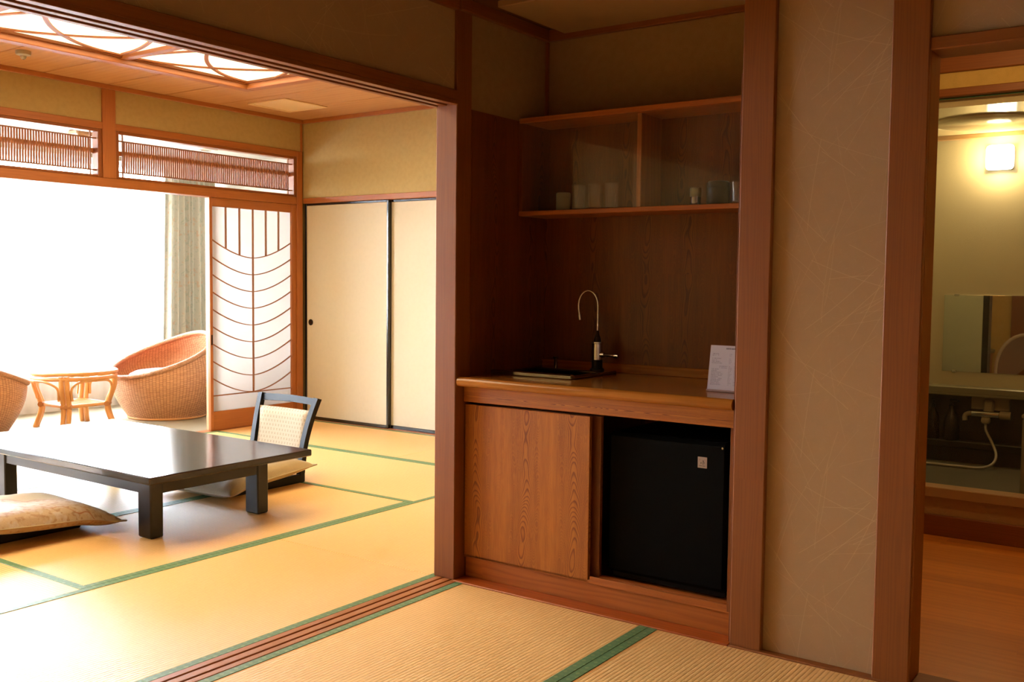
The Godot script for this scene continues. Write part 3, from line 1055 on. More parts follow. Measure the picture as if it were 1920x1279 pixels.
func low_table() -> void:
	var x0 := -3.07
	var x1 := -1.305
	var z0 := -0.455
	var z1 := 0.5
	var t := thing("low_table", "low black lacquered table on the tatami, its top mirroring the window", "table", V((x0 + x1) / 2, 0.002, (z0 + z1) / 2))
	var hx := (x1 - x0) / 2
	var hz := (z1 - z0) / 2
	obj("tabletop", box(V(-hx, 0.296, -hz), V(hx, 0.33, hz), 0.005, 0), "table_lacquer", t)
	for sx: float in [-1.0, 1.0]:
		for sz: float in [-1.0, 1.0]:
			obj("leg", box(V(sx * (hx - 0.185), 0, sz * (hz - 0.13)), V(sx * (hx - 0.285), 0.297, sz * (hz - 0.2)), 0.006, 1), "table_frame", t)
	for s: float in [-1.0, 1.0]:
		obj("apron", box(V(-hx + 0.285, 0.205, s * (hz - 0.138)), V(hx - 0.285, 0.297, s * (hz - 0.16)), 0.002, 0), "table_frame", t)
		obj("apron", box(V(s * (hx - 0.192), 0.205, -hz + 0.2), V(s * (hx - 0.217), 0.297, hz - 0.2), 0.002, 2), "table_frame", t)

# legless chair facing +z, origin under the back edge of the seat's middle
func legless_chair() -> Node3D:
	var t := thing("floor_chair", "", "floor chair")
	var st := sm()
	bx(st, V(-0.235, 0.012, 0.0), V(0.235, 0.036, 0.56), 0.006)
	for s: float in [-1.0, 1.0]:
		bx(st, V(s * 0.245, 0.0, -0.02), V(s * 0.21, 0.05, 0.56), 0.008)
	obj("seat", st, "chair_lacquer", t)
	for s: float in [-1.0, 1.0]:
		st = sm()
		var prof := [[0.0, 0.012, 0.246], [0.10, -0.004, 0.243], [0.20, -0.022, 0.240], [0.30, -0.046, 0.246], [0.40, -0.077, 0.256], [0.492, -0.112, 0.268]]
		var rows := []
		for k: Array in prof:
			rows.append(V(s * (k[2] - 0.018), k[0], k[1]))
		var path := smooth_path(rows, 4)
		bar(st, path, 0.036, 0.034, V(0, 0.25, 1).normalized())
		obj("back_stile", st, "chair_lacquer", t)
	st = sm()
	var top := []
	for i in 13:
		var s2 := -1.0 + i / 6.0
		top.append(V(s2 * 0.262, 0.474 - 0.006 * absf(s2), -0.105 - 0.022 * (1.0 - s2 * s2)))
	bar(st, top, 0.042, 0.024, V(0, 0.25, 1).normalized())
	obj("top_rail", st, "chair_lacquer", t)
	# upholstered back pad, rounded at the edges
	st = sm()
	for face: float in [1.0, -1.0]:
		var g := []
		var uvs := []
		for i in 17:
			var v := i / 16.0
			var y := 0.055 + v * 0.365
			var zc := lerpf(0.0, -0.076, v) - 0.014 * sin(v * PI)
			var half := 0.206 + 0.016 * v
			var line := []
			var ul := []
			for j in 21:
				var u := -1.0 + j / 10.0
				var e := pow(maxf(0.0, 1.0 - pow(absf(u), 8.0)), 0.5) * pow(maxf(0.0, 1.0 - pow(absf(2.0 * v - 1.0), 10.0)), 0.5)
				var th := (0.024 if face > 0 else 0.012) * e
				line.append(V(u * half, y, zc - 0.016 * (1.0 - u * u) * 0.8 + 0.006 + face * th))
				ul.append(Vector2(u * half, -y))
			g.append(line)
			uvs.append(ul)
		sheet(st, g, uvs, face > 0)
	obj("back_pad", st, "pad_cloth", t)
	return t

func floor_cushion(at: Vector3, sag: float, label: String, turn: float) -> void:
	var t := thing("floor_cushion", label, "cushion", at, "brocade floor cushions")
	var hx := 0.31
	var hz := 0.335
	var st := sm()
	var gs := []
	for face: float in [1.0, -1.0]:
		var g := []
		var uvs := []
		for i in 29:
			var v := -1.0 + i / 14.0
			var line := []
			var ul := []
			for j in 29:
				var u := -1.0 + j / 14.0
				var pin := 1.0 - 0.085 * (1.0 - pow(absf(v), 2.0)) * pow(absf(u), 2.0)
				var pin2 := 1.0 - 0.085 * (1.0 - pow(absf(u), 2.0)) * pow(absf(v), 2.0)
				var body := pow(maxf(0.0, (1.0 - pow(absf(u), 4.5)) * (1.0 - pow(absf(v), 4.5))), 0.62)
				var wr := 0.004 * sin(u * 23.0 + v * 5.0) * pow(absf(v), 3.0) + 0.004 * sin(v * 21.0 - u * 4.0) * pow(absf(u), 3.0)
				var mid := 0.046 + 0.012 * pow(absf(u * v), 2.0)
				var hgt := mid + (face * (0.07 if face > 0 else 0.044)) * body + wr * (1.0 if face > 0 else 0.0) * (1.0 - pow(maxf(absf(u), absf(v)), 6.0))
				hgt -= 0.034 * smoothstep(0.35, 1.0, v)
				if face > 0:
					hgt -= 0.014 * exp(-(u * u + v * v) * 9.0)
				line.append(V(u * hx * pin, hgt, v * hz * pin2))
				ul.append(Vector2(u * 0.5 + 0.5, v * 0.5 + 0.5))
			g.append(line)
			uvs.append(ul)
		sheet(st, g, uvs, face < 0)
		if face > 0:
			gs = g
	var body_o := obj("cover", st, "cushion_brocade", t)
	# piping along the seam
	var rim := []
	for j in 29:
		rim.append(gs[0][j])
	for i in range(1, 29):
		rim.append(gs[i][28])
	for j in range(27, -1, -1):
		rim.append(gs[28][j])
	for i in range(27, -1, -1):
		rim.append(gs[i][0])
	st = sm()
	tube(st, rim, 0.004, 6, false)
	obj("seam", st, "cushion_brocade", body_o)
	t.rotation.y = turn + sag
	t.rotation.x = 0.06
	body_o.position.y = 0.0

# ------------------------------------------------------------------ sunroom
func build_sunroom() -> void:
	struct("floor", box(V(-6.1, -0.14, -3.4), V(S - 0.1, 0.0, ZN + 0.1), 0.0), "sunroom_floor", "pale floor of the sunroom beyond the opening", "floor")
	struct("ceiling", box(V(-6.1, 2.36, -3.5), V(S - 0.09, 2.5, ZN + 0.1), 0.0), "sunroom_wall", "pale ceiling of the sunroom seen through the transoms", "ceiling")
	struct("wall_sunroom_end", box(V(-6.1, 0, -3.5), V(S - 0.09, 2.5, -3.4), 0.0), "sunroom_wall", "pale end wall of the sunroom behind the drape", "wall")
	struct("wall_sunroom_near", box(V(-6.1, 0, ZN), V(S - 0.09, 2.5, ZN + 0.1), 0.0), "sunroom_wall", "pale near end wall of the sunroom", "wall")
	struct("wall_sunroom_side", box(V(S - 0.14, 0, -3.4), V(S - 0.09, 2.4, -2.8), 0.0), "sunroom_wall", "short sunroom wall behind the paper screen", "wall")
	var w := struct_node("window_1", "wide sunroom window, overexposed by daylight behind lace", "window", V(-6.02, 0, 0))
	for y: Array in [[0.40, 0.45], [2.24, 2.36]]:
		obj("frame_rail", box(V(-0.04, y[0], -3.4), V(0.04, y[1], ZN), 0.004), "aluminium", w)
	var zs := [-3.38, -2.28, -1.2, -0.12, 0.9, 1.88, 2.84, 3.76]
	for z: float in zs:
		obj("frame_stile", box(V(-0.025, 0.45, z - 0.022), V(0.025, 2.24, z + 0.022), 0.004), "aluminium", w)
	for i in 7:
		obj("pane", box(V(-0.004, 0.45, zs[i] + 0.022), V(0.004, 2.24, zs[i + 1] - 0.022), 0.0), "window_glass", w)
	struct("wall_window_base", box(V(-6.1, 0, -3.4), V(-5.98, 0.4, ZN), 0.0), "sunroom_wall", "low wall under the sunroom window behind the lace", "wall")
	struct("wall_parapet", box(V(-7.4, -0.6, -9.0), V(-7.2, 0.5, 7.0), 0.0), "parapet", "grey balcony parapet outside the sunroom window", "wall")
	struct("floor", box(V(-7.2, -0.3, -9.0), V(-6.1, -0.1, 7.0), 0.0), "parapet", "grey balcony floor outside the sunroom window", "floor")

	# lace curtain across the window
	var lace := thing("lace_curtain", "sheer white lace curtain glowing across the whole sunroom window", "curtain")
	var g := []
	var uvs := []
	for i in 7:
		var line := []
		var ul := []
		var y := 0.015 + 2.27 * i / 6.0
		for j in 561:
			var z := -3.3 + 7.0 * j / 560.0
			var f := sin(z * 41.0 + 0.9 * sin(z * 7.0)) * 0.018 + sin(z * 17.0 + y * 0.4) * 0.008
			line.append(V(-5.9 + f, y, z))
			ul.append(Vector2(z, y))
		g.append(line)
		uvs.append(ul)
	var st := sm()
	sheet(st, g, uvs)
	obj("cloth", st, "lace", lace)
	obj("rail", box(V(-5.925, 2.285, -3.35), V(-5.88, 2.36, ZN - 0.02), 0.003), "white_plastic", lace)
	# heavy drape at the right end
	var dr := thing("drape", "grey-green patterned drape hanging in folds behind the round wicker chair", "curtain")
	g = []
	uvs = []
	for i in 15:
		var line := []
		var ul := []
		var t := i / 14.0
		var y := 0.01 + 2.27 * t
		for j in 181:
			var s := j / 180.0
			var za := lerpf(-3.36, -3.33, t)
			var zb := lerpf(-2.74, -2.78, t)
			var z := lerpf(za, zb, s)
			var f := sin(s * 58.0 + 1.3 * sin(s * 11.0) + (1.0 - t) * 0.9 * sin(s * 5.0)) * lerpf(0.034, 0.026, t) + sin(s * 23.0 + t) * 0.012
			line.append(V(-5.79 + f, y, z))
			ul.append(Vector2(s * 1.6, y))
		g.append(line)
		uvs.append(ul)
	st = sm()
	sheet(st, g, uvs)
	obj("cloth", st, "drape", dr)
	obj("rail", box(V(-5.815, 2.28, -3.38), V(-5.765, 2.36, -2.4), 0.003), "white_plastic", dr)

	wicker_chair("round wicker tub chair with a pink cushion, by the grey-green drape", V(-4.98, 0, -2.20), -0.06)
	seat_cushion("pink seat cushion inside the wicker chair by the drape", V(-4.98, 0.3, -2.15))
	wicker_chair("round wicker tub chair cut by the left edge, facing the rattan table", V(-5.22, 0, -0.545), PI - 0.05)
	rattan_table()

	var d := thing("downlight", "round white recessed light in the sunroom ceiling, seen through the transom slats", "downlight", V(-4.95, 2.36, -2.62))
	st = sm()
	lathe(st, [Vector2(0.0, -0.004), Vector2(0.055, -0.004)], 24, Vector3.ZERO, true)
	lathe(st, [Vector2(0.055, -0.004), Vector2(0.06, -0.012), Vector2(0.085, -0.008), Vector2(0.088, 0.0)], 24)
	obj("bezel", st, "white_plastic", d)
	var fx := thing("ceiling_fitting", "small tan box on the sunroom ceiling behind the left transom", "ceiling fitting", V(-4.88, 2.36, -1.36))
	obj("body", box(V(-0.07, -0.045, -0.07), V(0.07, 0, 0.07), 0.012), "vent_plastic", fx)
	obj("cover", box(V(-0.05, -0.055, -0.05), V(0.05, -0.044, 0.05), 0.006), "vent_plastic", fx)

# tub chair: outer and inner wicker shells meeting in a sloping rolled rim; low side faces +z
func wicker_chair(label: String, at: Vector3, turn: float) -> void:
	var t := thing("wicker_chair", label, "chair", at, "round wicker chairs in the sunroom")
	t.rotation.y = turn
	var segs := 72
	var rows := 26
	var outer := []
	var ou := []
	var rim := []
	for i in rows + 1:
		outer.append([])
		ou.append([])
	for j in segs + 1:
		var a := TAU * j / segs
		var back := 0.5 - 0.5 * sin(a)          # 0 at the front (+z), 1 at the back
		var top := lerpf(0.37, 0.72, back)
		var lean := lerpf(0.0, -0.03, back)
		for i in rows + 1:
			var v := float(i) / rows
			var y := top * v
			var yy := y / 0.78
			# radius: narrow foot, widest below the middle, drawing in towards the top
			var r := 0.32 + 0.15 * sin(clampf(yy / 0.46, 0.0, 1.0) * PI / 2) if yy < 0.46 else 0.47 - 0.20 * pow((yy - 0.46) / 0.54, 2.0)
			outer[i].append(V(cos(a) * r, y, sin(a) * r + lean * yy))
			ou[i].append(Vector2(a / TAU * 9.0, y * 5.2))
		rim.append(outer[rows][j])
	var st := sm()
	sheet(st, outer, ou, false)
	obj("shell", st, "wicker", t)
	# inner bowl
	var inner := []
	var iu := []
	for i in 19:
		var line := []
		var ul := []
		var v := i / 18.0
		for j in segs + 1:
			var p: Vector3 = rim[j]
			var rr := Vector2(p.x, p.z)
			var y := lerpf(p.y, 0.27, pow(v, 0.75))
			var shrink := 1.0 - 0.06 * sin(minf(v * 2.0, 1.0) * PI / 2)
			if v > 0.55:
				shrink *= 1.0 - pow((v - 0.55) / 0.45, 1.6)
			var bul := 1.0 + 0.24 * sin(clampf(v / 0.6, 0.0, 1.0) * PI) * clampf((p.y - 0.4) / 0.3, 0.0, 1.0)
			line.append(V(rr.x * shrink * bul, y, rr.y * shrink * bul))
			ul.append(Vector2(float(j) / segs * 9.0, v * 2.4))
		inner.append(line)
		iu.append(ul)
	st = sm()
	sheet(st, inner, iu, false)
	obj("seat_bowl", st, "wicker", t)
	st = sm()
	tube(st, rim, 0.021, 10, false, 9.0)
	obj("rim", st, "wicker", t)
	st = sm()
	var foot := []
	for j in segs + 1:
		var a := TAU * j / segs
		foot.append(V(cos(a) * 0.322, 0.014, sin(a) * 0.322))
	tube(st, foot, 0.014, 8, false, 9.0)
	obj("foot_ring", st, "rattan", t)

func seat_cushion(label: String, at: Vector3) -> void:
	var t := thing("seat_cushion", label, "cushion", at)
	var st := sm()
	lathe(st, [Vector2(0.0, 0.0), Vector2(0.2, 0.0), Vector2(0.255, 0.012), Vector2(0.28, 0.045), Vector2(0.27, 0.08), Vector2(0.22, 0.105), Vector2(0.12, 0.118), Vector2(0.0, 0.12)], 40)
	obj("cover", st, "pink_cloth", t)
	st = sm()
	var ring := []
	for j in 41:
		var a := TAU * j / 40
		ring.append(V(cos(a) * 0.279, 0.048, sin(a) * 0.279))
	tube(st, ring, 0.006, 6, false)
	obj("piping", st, "pink_cloth", t)

func ring_path(r: float, y: float, n := 48) -> Array:
	var p := []
	for j in n + 1:
		var a := TAU * j / n
		p.append(V(cos(a) * r, y, sin(a) * r))
	return p

func rattan_table() -> void:
	var t := thing("rattan_table", "round glass-topped rattan side table between the two wicker chairs", "table", V(-5.03, 0, -1.365))
	var st := sm()
	tube(st, ring_path(0.315, 0.447), 0.016, 10, false)
	obj("top_ring", st, "rattan", t)
	st = sm()
	tube(st, ring_path(0.31, 0.408), 0.016, 10, false)
	obj("lower_ring", st, "rattan", t)
	st = sm()
	lathe(st, [Vector2(0.0, 0.455), Vector2(0.30, 0.455), Vector2(0.303, 0.458), Vector2(0.30, 0.463), Vector2(0.0, 0.463)], 48)
	obj("glass_top", st, "tumbler_glass", t)
	var k := 0
	for sx: float in [-1.0, 1.0]:
		for sz: float in [-1.0, 1.0]:
			var d := V(sx, 0, sz).normalized()
			var e := V(-d.z, 0, d.x)
			for o: float in [-0.0205, 0.0205]:
				st = sm()
				tube(st, smooth_path([d * 0.305 + V(0, 0.43, 0) + e * o, d * 0.30 + V(0, 0.33, 0) + e * o, d * 0.255 + V(0, 0.2, 0) + e * o, d * 0.258 + V(0, 0.12, 0) + e * o, d * 0.30 + V(0, 0.0, 0) + e * o], 4), 0.0195, 10)
				obj("leg", st, "rattan", t)
			st = sm()
			tube(st, [d * 0.252 + V(0, 0.185, 0) - e * 0.04, d * 0.252 + V(0, 0.185, 0) + e * 0.04], 0.022, 10)
			obj("binding", st, "rattan_binding", t)
			k += 1
	for q in 4:
		var a0 := PI / 4 + q * PI / 2
		for h in 2:
			var s := 1.0 if h == 0 else -1.0
			var am := a0 + PI / 4
			var ae := a0 if h == 0 else a0 + PI / 2
			var pa := V(cos(ae) * 0.272, 0.235, sin(ae) * 0.272) + V(-sin(ae), 0, cos(ae)) * 0.05 * s
			var pb := V(cos(ae + s * 0.18) * 0.30, 0.335, sin(ae + s * 0.18) * 0.30)
			var pc := V(cos(ae + s * 0.42) * 0.302, 0.385, sin(ae + s * 0.42) * 0.325)
			var pd := V(cos(am) * 0.308, 0.392, sin(am) * 0.332)
			st = sm()
			tube(st, smooth_path([pa, pb, pc, pd], 5), 0.0095, 8)
			obj("arch", st, "rattan", t)
		var p0 := V(cos(a0) * 0.25, 0.185, sin(a0) * 0.25)
		var p1 := V(cos(a0 + PI / 2) * 0.25, 0.185, sin(a0 + PI / 2) * 0.25)
		st = sm()
		tube(st, [p0, p1], 0.015, 10)
		obj("shelf_rail", st, "rattan", t)
	for i in 7:
		var x := -0.15 + 0.05 * i
		st = sm()
		tube(st, [V(x, 0.193, -0.176), V(x, 0.193, 0.176)], 0.009, 8)
		obj("shelf_slat", st, "rattan", t)

# ------------------------------------------------------------------ kitchenette
func build_kitchenette() -> void:
	# fixed wood linings of the alcove
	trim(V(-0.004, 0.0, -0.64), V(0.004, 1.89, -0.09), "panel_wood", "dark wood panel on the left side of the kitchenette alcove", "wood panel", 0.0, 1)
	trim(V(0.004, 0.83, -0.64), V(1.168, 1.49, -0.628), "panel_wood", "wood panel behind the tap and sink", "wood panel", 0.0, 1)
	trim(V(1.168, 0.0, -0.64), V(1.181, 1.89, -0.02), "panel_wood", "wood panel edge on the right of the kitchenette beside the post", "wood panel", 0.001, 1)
	trim(V(0.0, -0.034, -0.075), V(1.18, 0.004, 0.012), "sill_wood", "reddish wooden strip on the floor before the kitchenette base", "threshold")

	var c := thing("base_cabinet", "wooden kitchenette base with one sliding door shut and an open bay for the refrigerator", "cabinet", V(0, 0, 0))
	obj("plinth", box(V(0.004, 0.004, -0.09), V(1.168, 0.086, -0.07), 0.001, 0), "base_wood", c)
	obj("floor_board", box(V(0.004, 0.075, -0.628), V(1.168, 0.092, -0.1), 0.001, 0), "base_wood", c)
	var st := sm()
	bx(st, V(0.004, 0.086, -0.115), V(1.168, 0.098, -0.058), 0.001, 0)
	bx(st, V(0.6, 0.097, -0.066), V(1.168, 0.112, -0.058), 0.001, 0)
	bx(st, V(0.6, 0.097, -0.115), V(1.168, 0.108, -0.092), 0.001, 0)
	obj("door_track", st, "base_wood", c)
	obj("apron", box(V(0.004, 0.722, -0.075), V(1.168, 0.795, -0.05), 0.002, 0, true), "apron_wood", c)
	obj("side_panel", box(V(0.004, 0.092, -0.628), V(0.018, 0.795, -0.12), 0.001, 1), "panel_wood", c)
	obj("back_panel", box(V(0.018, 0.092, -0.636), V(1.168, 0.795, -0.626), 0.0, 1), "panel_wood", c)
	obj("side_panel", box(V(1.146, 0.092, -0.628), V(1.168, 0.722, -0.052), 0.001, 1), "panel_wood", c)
	var d := obj("sliding_door", box(V(0.006, 0.088, -0.076), V(0.592, 0.711, -0.058), 0.0015, 1, true), "door_wood", c)
	tag_part(d, "front sliding door with arched grain")
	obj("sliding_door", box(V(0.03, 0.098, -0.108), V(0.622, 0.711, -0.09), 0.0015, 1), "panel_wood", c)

	# worktop with a rounded nose, cut out for the sink
	var w := thing("countertop", "glossy wooden worktop with rounded front edge over the kitchenette base", "countertop", V(0, 0, 0))
	st = sm()
	var prof := []
	for i in 13:
		var a := -PI / 2 + PI * i / 12.0
		prof.append(Vector2(-0.02 + cos(a) * 0.02, 0.805 + sin(a) * 0.019))
	var xl := 0.005
	var xr := 1.168
	prof.append(Vector2(-0.075, 0.824))
	prof.insert(0, Vector2(-0.075, 0.786))
	for i in prof.size() - 1:
		var p: Vector2 = prof[i]
		var q: Vector2 = prof[i + 1]
		var n0 := V(0, (p.y - 0.805) / 0.019, (p.x + 0.02) / 0.02) if i > 0 else V(0, -1, 0)
		var n1 := V(0, (q.y - 0.805) / 0.019, (q.x + 0.02) / 0.02) if i < prof.size() - 2 else V(0, 1, 0)
		if i == 0:
			n1 = n0
		if i == prof.size() - 2:
			n0 = n1
		n0 = n0.normalized()
		n1 = n1.normalized()
		var s0 := i * 0.006
		tri(st, V(xl, p.y, p.x), V(xr, p.y, p.x), V(xr, q.y, q.x), n0, n0, n1, Vector2(s0, xl), Vector2(s0, xr), Vector2(s0 + 0.006, xr))
		tri(st, V(xl, p.y, p.x), V(xr, q.y, q.x), V(xl, q.y, q.x), n0, n1, n1, Vector2(s0, xl), Vector2(s0 + 0.006, xr), Vector2(s0 + 0.006, xl))
	for e: float in [xl, xr]:
		var nn := V(-1 if e == xl else 1, 0, 0)
		for i in range(1, prof.size() - 1):
			tri(st, V(e, 0.805, -0.075), V(e, prof[i].y, prof[i].x), V(e, prof[i + 1].y, prof[i + 1].x), nn, nn, nn)
	bx(st, V(xl, 0.786, -0.215), V(xr, 0.824, -0.074), 0.0, 0)
	bx(st, V(xl, 0.786, -0.628), V(xr, 0.824, -0.56), 0.0, 0)
	bx(st, V(0.41, 0.786, -0.561), V(xr, 0.824, -0.214), 0.0, 0)
	obj("top", st, "counter_wood", w)
	obj("back_ledge", box(V(xl, 0.823, -0.628), V(xr, 0.862, -0.612), 0.003, 0), "counter_wood", w)

	var s := thing("sink", "small dark stainless sink let into the left of the worktop", "sink", V(0, 0, 0))
	st = sm()
	var a0 := 0.022
	var a1 := 0.415
	var b0 := -0.57
	var b1 := -0.205
	bx(st, V(a0, 0.8235, b1 - 0.03), V(a1, 0.843, b1), 0.004)
	bx(st, V(a0, 0.8235, b0), V(a1, 0.836, b0 + 0.075), 0.004)
	bx(st, V(a0, 0.8235, b0 + 0.07), V(a0 + 0.03, 0.836, b1 - 0.025), 0.004)
	bx(st, V(a1 - 0.03, 0.8235, b0 + 0.07), V(a1, 0.836, b1 - 0.025), 0.004)
	obj("rim", st, "steel", s)
	st = sm()
	var il := a0 + 0.028
	var ir := a1 - 0.028
	var ib := b0 + 0.073
	var iff := b1 - 0.028
	bx(st, V(il, 0.66, ib), V(il + 0.006, 0.83, iff), 0.001)
	bx(st, V(ir - 0.006, 0.66, ib), V(ir, 0.83, iff), 0.001)
	bx(st, V(il, 0.66, ib), V(ir, 0.83, ib + 0.006), 0.001)
	bx(st, V(il, 0.66, iff - 0.006), V(ir, 0.83, iff), 0.001)
	bx(st, V(il, 0.655, ib), V(ir, 0.664, iff), 0.001)
	obj("basin", st, "steel", s)
	st = sm()
	lathe(st, [Vector2(0.03, 0.664), Vector2(0.03, 0.668), Vector2(0.02, 0.6665), Vector2(0.0, 0.6665)], 24, V(0.22, 0, -0.36), false)
	obj("drain", st, "chrome", s)
	st = sm()
	lathe(st, [Vector2(0.007, 0.836), Vector2(0.007, 0.872), Vector2(0.012, 0.876), Vector2(0.012, 0.884), Vector2(0.0, 0.887)], 16, V(0.13, 0, -0.535))
	obj("plug_knob", st, "steel", s)

	var f := thing("faucet", "slim chrome gooseneck tap with side lever at the back of the sink", "faucet", V(0.338, 0.836, -0.535))
	st = sm()
	lathe(st, [Vector2(0.0, 0.0), Vector2(0.03, 0.0), Vector2(0.03, 0.006), Vector2(0.023, 0.01), Vector2(0.0225, 0.045)], 28)
	obj("base_collar", st, "black_plastic", f)
	st = sm()
	lathe(st, [Vector2(0.0225, 0.045), Vector2(0.0225, 0.112), Vector2(0.0255, 0.114), Vector2(0.0255, 0.12), Vector2(0.016, 0.122)], 28)
	obj("body", st, "chrome", f)
	st = sm()
	lathe(st, [Vector2(0.0165, 0.121), Vector2(0.0155, 0.13), Vector2(0.009, 0.15), Vector2(0.0055, 0.168), Vector2(0.0, 0.169)], 24)
	obj("neck_cone", st, "bronze", f)
	st = sm()
	var nd := V(-0.9, 0, 0.43).normalized()
	var path := [V(0, 0.16, 0), V(0, 0.24, 0)]
	for i in 13:
		var an := PI * i / 12.0 * 1.06
		path.append(V(0, 0.272, 0) + nd * (0.041 - cos(an) * 0.041) + V(0, sin(an) * 0.064, 0))
	path.append(path[-1] + V(0, -0.026, 0) - nd * 0.004)
	tube(st, path, 0.0046, 12)
	var sp := obj("spout", st, "chrome", f)
	st = sm()
	tube(st, [path[-1], path[-1] + V(0, -0.022, 0) - nd * 0.003], 0.007, 12)
	obj("spout_tip", st, "chrome", sp)
	st = sm()
	tube(st, [V(0.012, 0.066, 0.0), V(0.034, 0.066, 0.0)], [0.014, 0.012], 16)
	tube(st, [V(0.034, 0.066, 0.0), V(0.056, 0.066, 0.002), V(0.06, 0.066, 0.002), V(0.083, 0.065, 0.004)], [0.0065, 0.007, 0.006, 0.0075], 14)
	var lv := obj("lever", st, "chrome", f)
	st = sm()
	tube(st, [V(0.083, 0.065, 0.004), V(0.089, 0.065, 0.0045), V(0.099, 0.065, 0.005), V(0.104, 0.065, 0.005)], [0.009, 0.0115, 0.0115, 0.008], 16)
	obj("lever_knob", st, "chrome", lv)

	# printed price list in a clear stand
	var m := thing("menu_stand", "printed price list standing on the right end of the worktop", "menu card", V(1.047, 0.8245, -0.2))
	m.rotation.y = -0.03
	var tilt := Basis(Vector3.RIGHT, -0.16)
	st = sm()
	bx(st, V(-0.058, 0.006, -0.0015), V(0.058, 0.165, 0.0), 0.0, 1, Transform3D(tilt, Vector3.ZERO))
	obj("backing", st, "acrylic", m)
	st = sm()
	var pl := [V(-0.057, 0.007, 0.0006), V(0.057, 0.007, 0.0006), V(0.057, 0.164, 0.0006), V(-0.057, 0.164, 0.0006)]
	for i in 4:
		pl[i] = tilt * pl[i]
	quad(st, pl, tilt * Vector3.BACK, [Vector2(0, 1), Vector2(1, 1), Vector2(1, 0), Vector2(0, 0)])
	obj("printed_sheet", st, "menu_print", m)
	obj("foot", box(V(-0.059, 0.0, -0.045), V(0.059, 0.007, 0.006), 0.0015), "acrylic", m)

	# refrigerator
	var fr := thing("refrigerator", "small black refrigerator standing in the open bay under the worktop", "refrigerator", V(0.871, 0.092, 0))
	obj("body", box(V(-0.232, 0.018, -0.58), V(0.232, 0.56, -0.172), 0.012), "fridge_black", fr)
	var fd := obj("door", box(V(-0.238, 0.034, -0.168), V(0.238, 0.562, -0.122), 0.014), "fridge_black", fr)
	obj("kick_plate", box(V(-0.225, 0.012, -0.18), V(0.225, 0.032, -0.15), 0.003), "black_plastic", fr)
	for sx: float in [-1.0, 1.0]:
		for z: float in [-0.55, -0.2]:
			st = sm()
			lathe(st, [Vector2(0.0, 0.0), Vector2(0.016, 0.0), Vector2(0.016, 0.018), Vector2(0.0, 0.019)], 14, V(sx * 0.19, 0, z))
			obj("foot", st, "black_plastic", fr)
	st = sm()
	lathe(st, [Vector2(0.004, 0.0), Vector2(0.004, 0.002), Vector2(0.0, 0.0028)], 14)
	var sc := obj("hinge_cap", st, "steel", fd)
	sc.position = V(0.218, 0.545, -0.122)
	sc.rotation.x = PI / 2
	st = sm()
	quad(st, [V(0.126, 0.468, -0.1212), V(0.161, 0.468, -0.1212), V(0.161, 0.507, -0.1212), V(0.126, 0.507, -0.1212)], Vector3.BACK, [Vector2(0, 1), Vector2(1, 1), Vector2(1, 0), Vector2(0, 0)])
	var stk := obj("sticker", st, "sticker_print", fd)
	tag_part(stk, "small pale label with dark marks")

	upper_cabinet()

func tag_part(o: Node, label: String) -> void:
	o.set_meta("label", label)

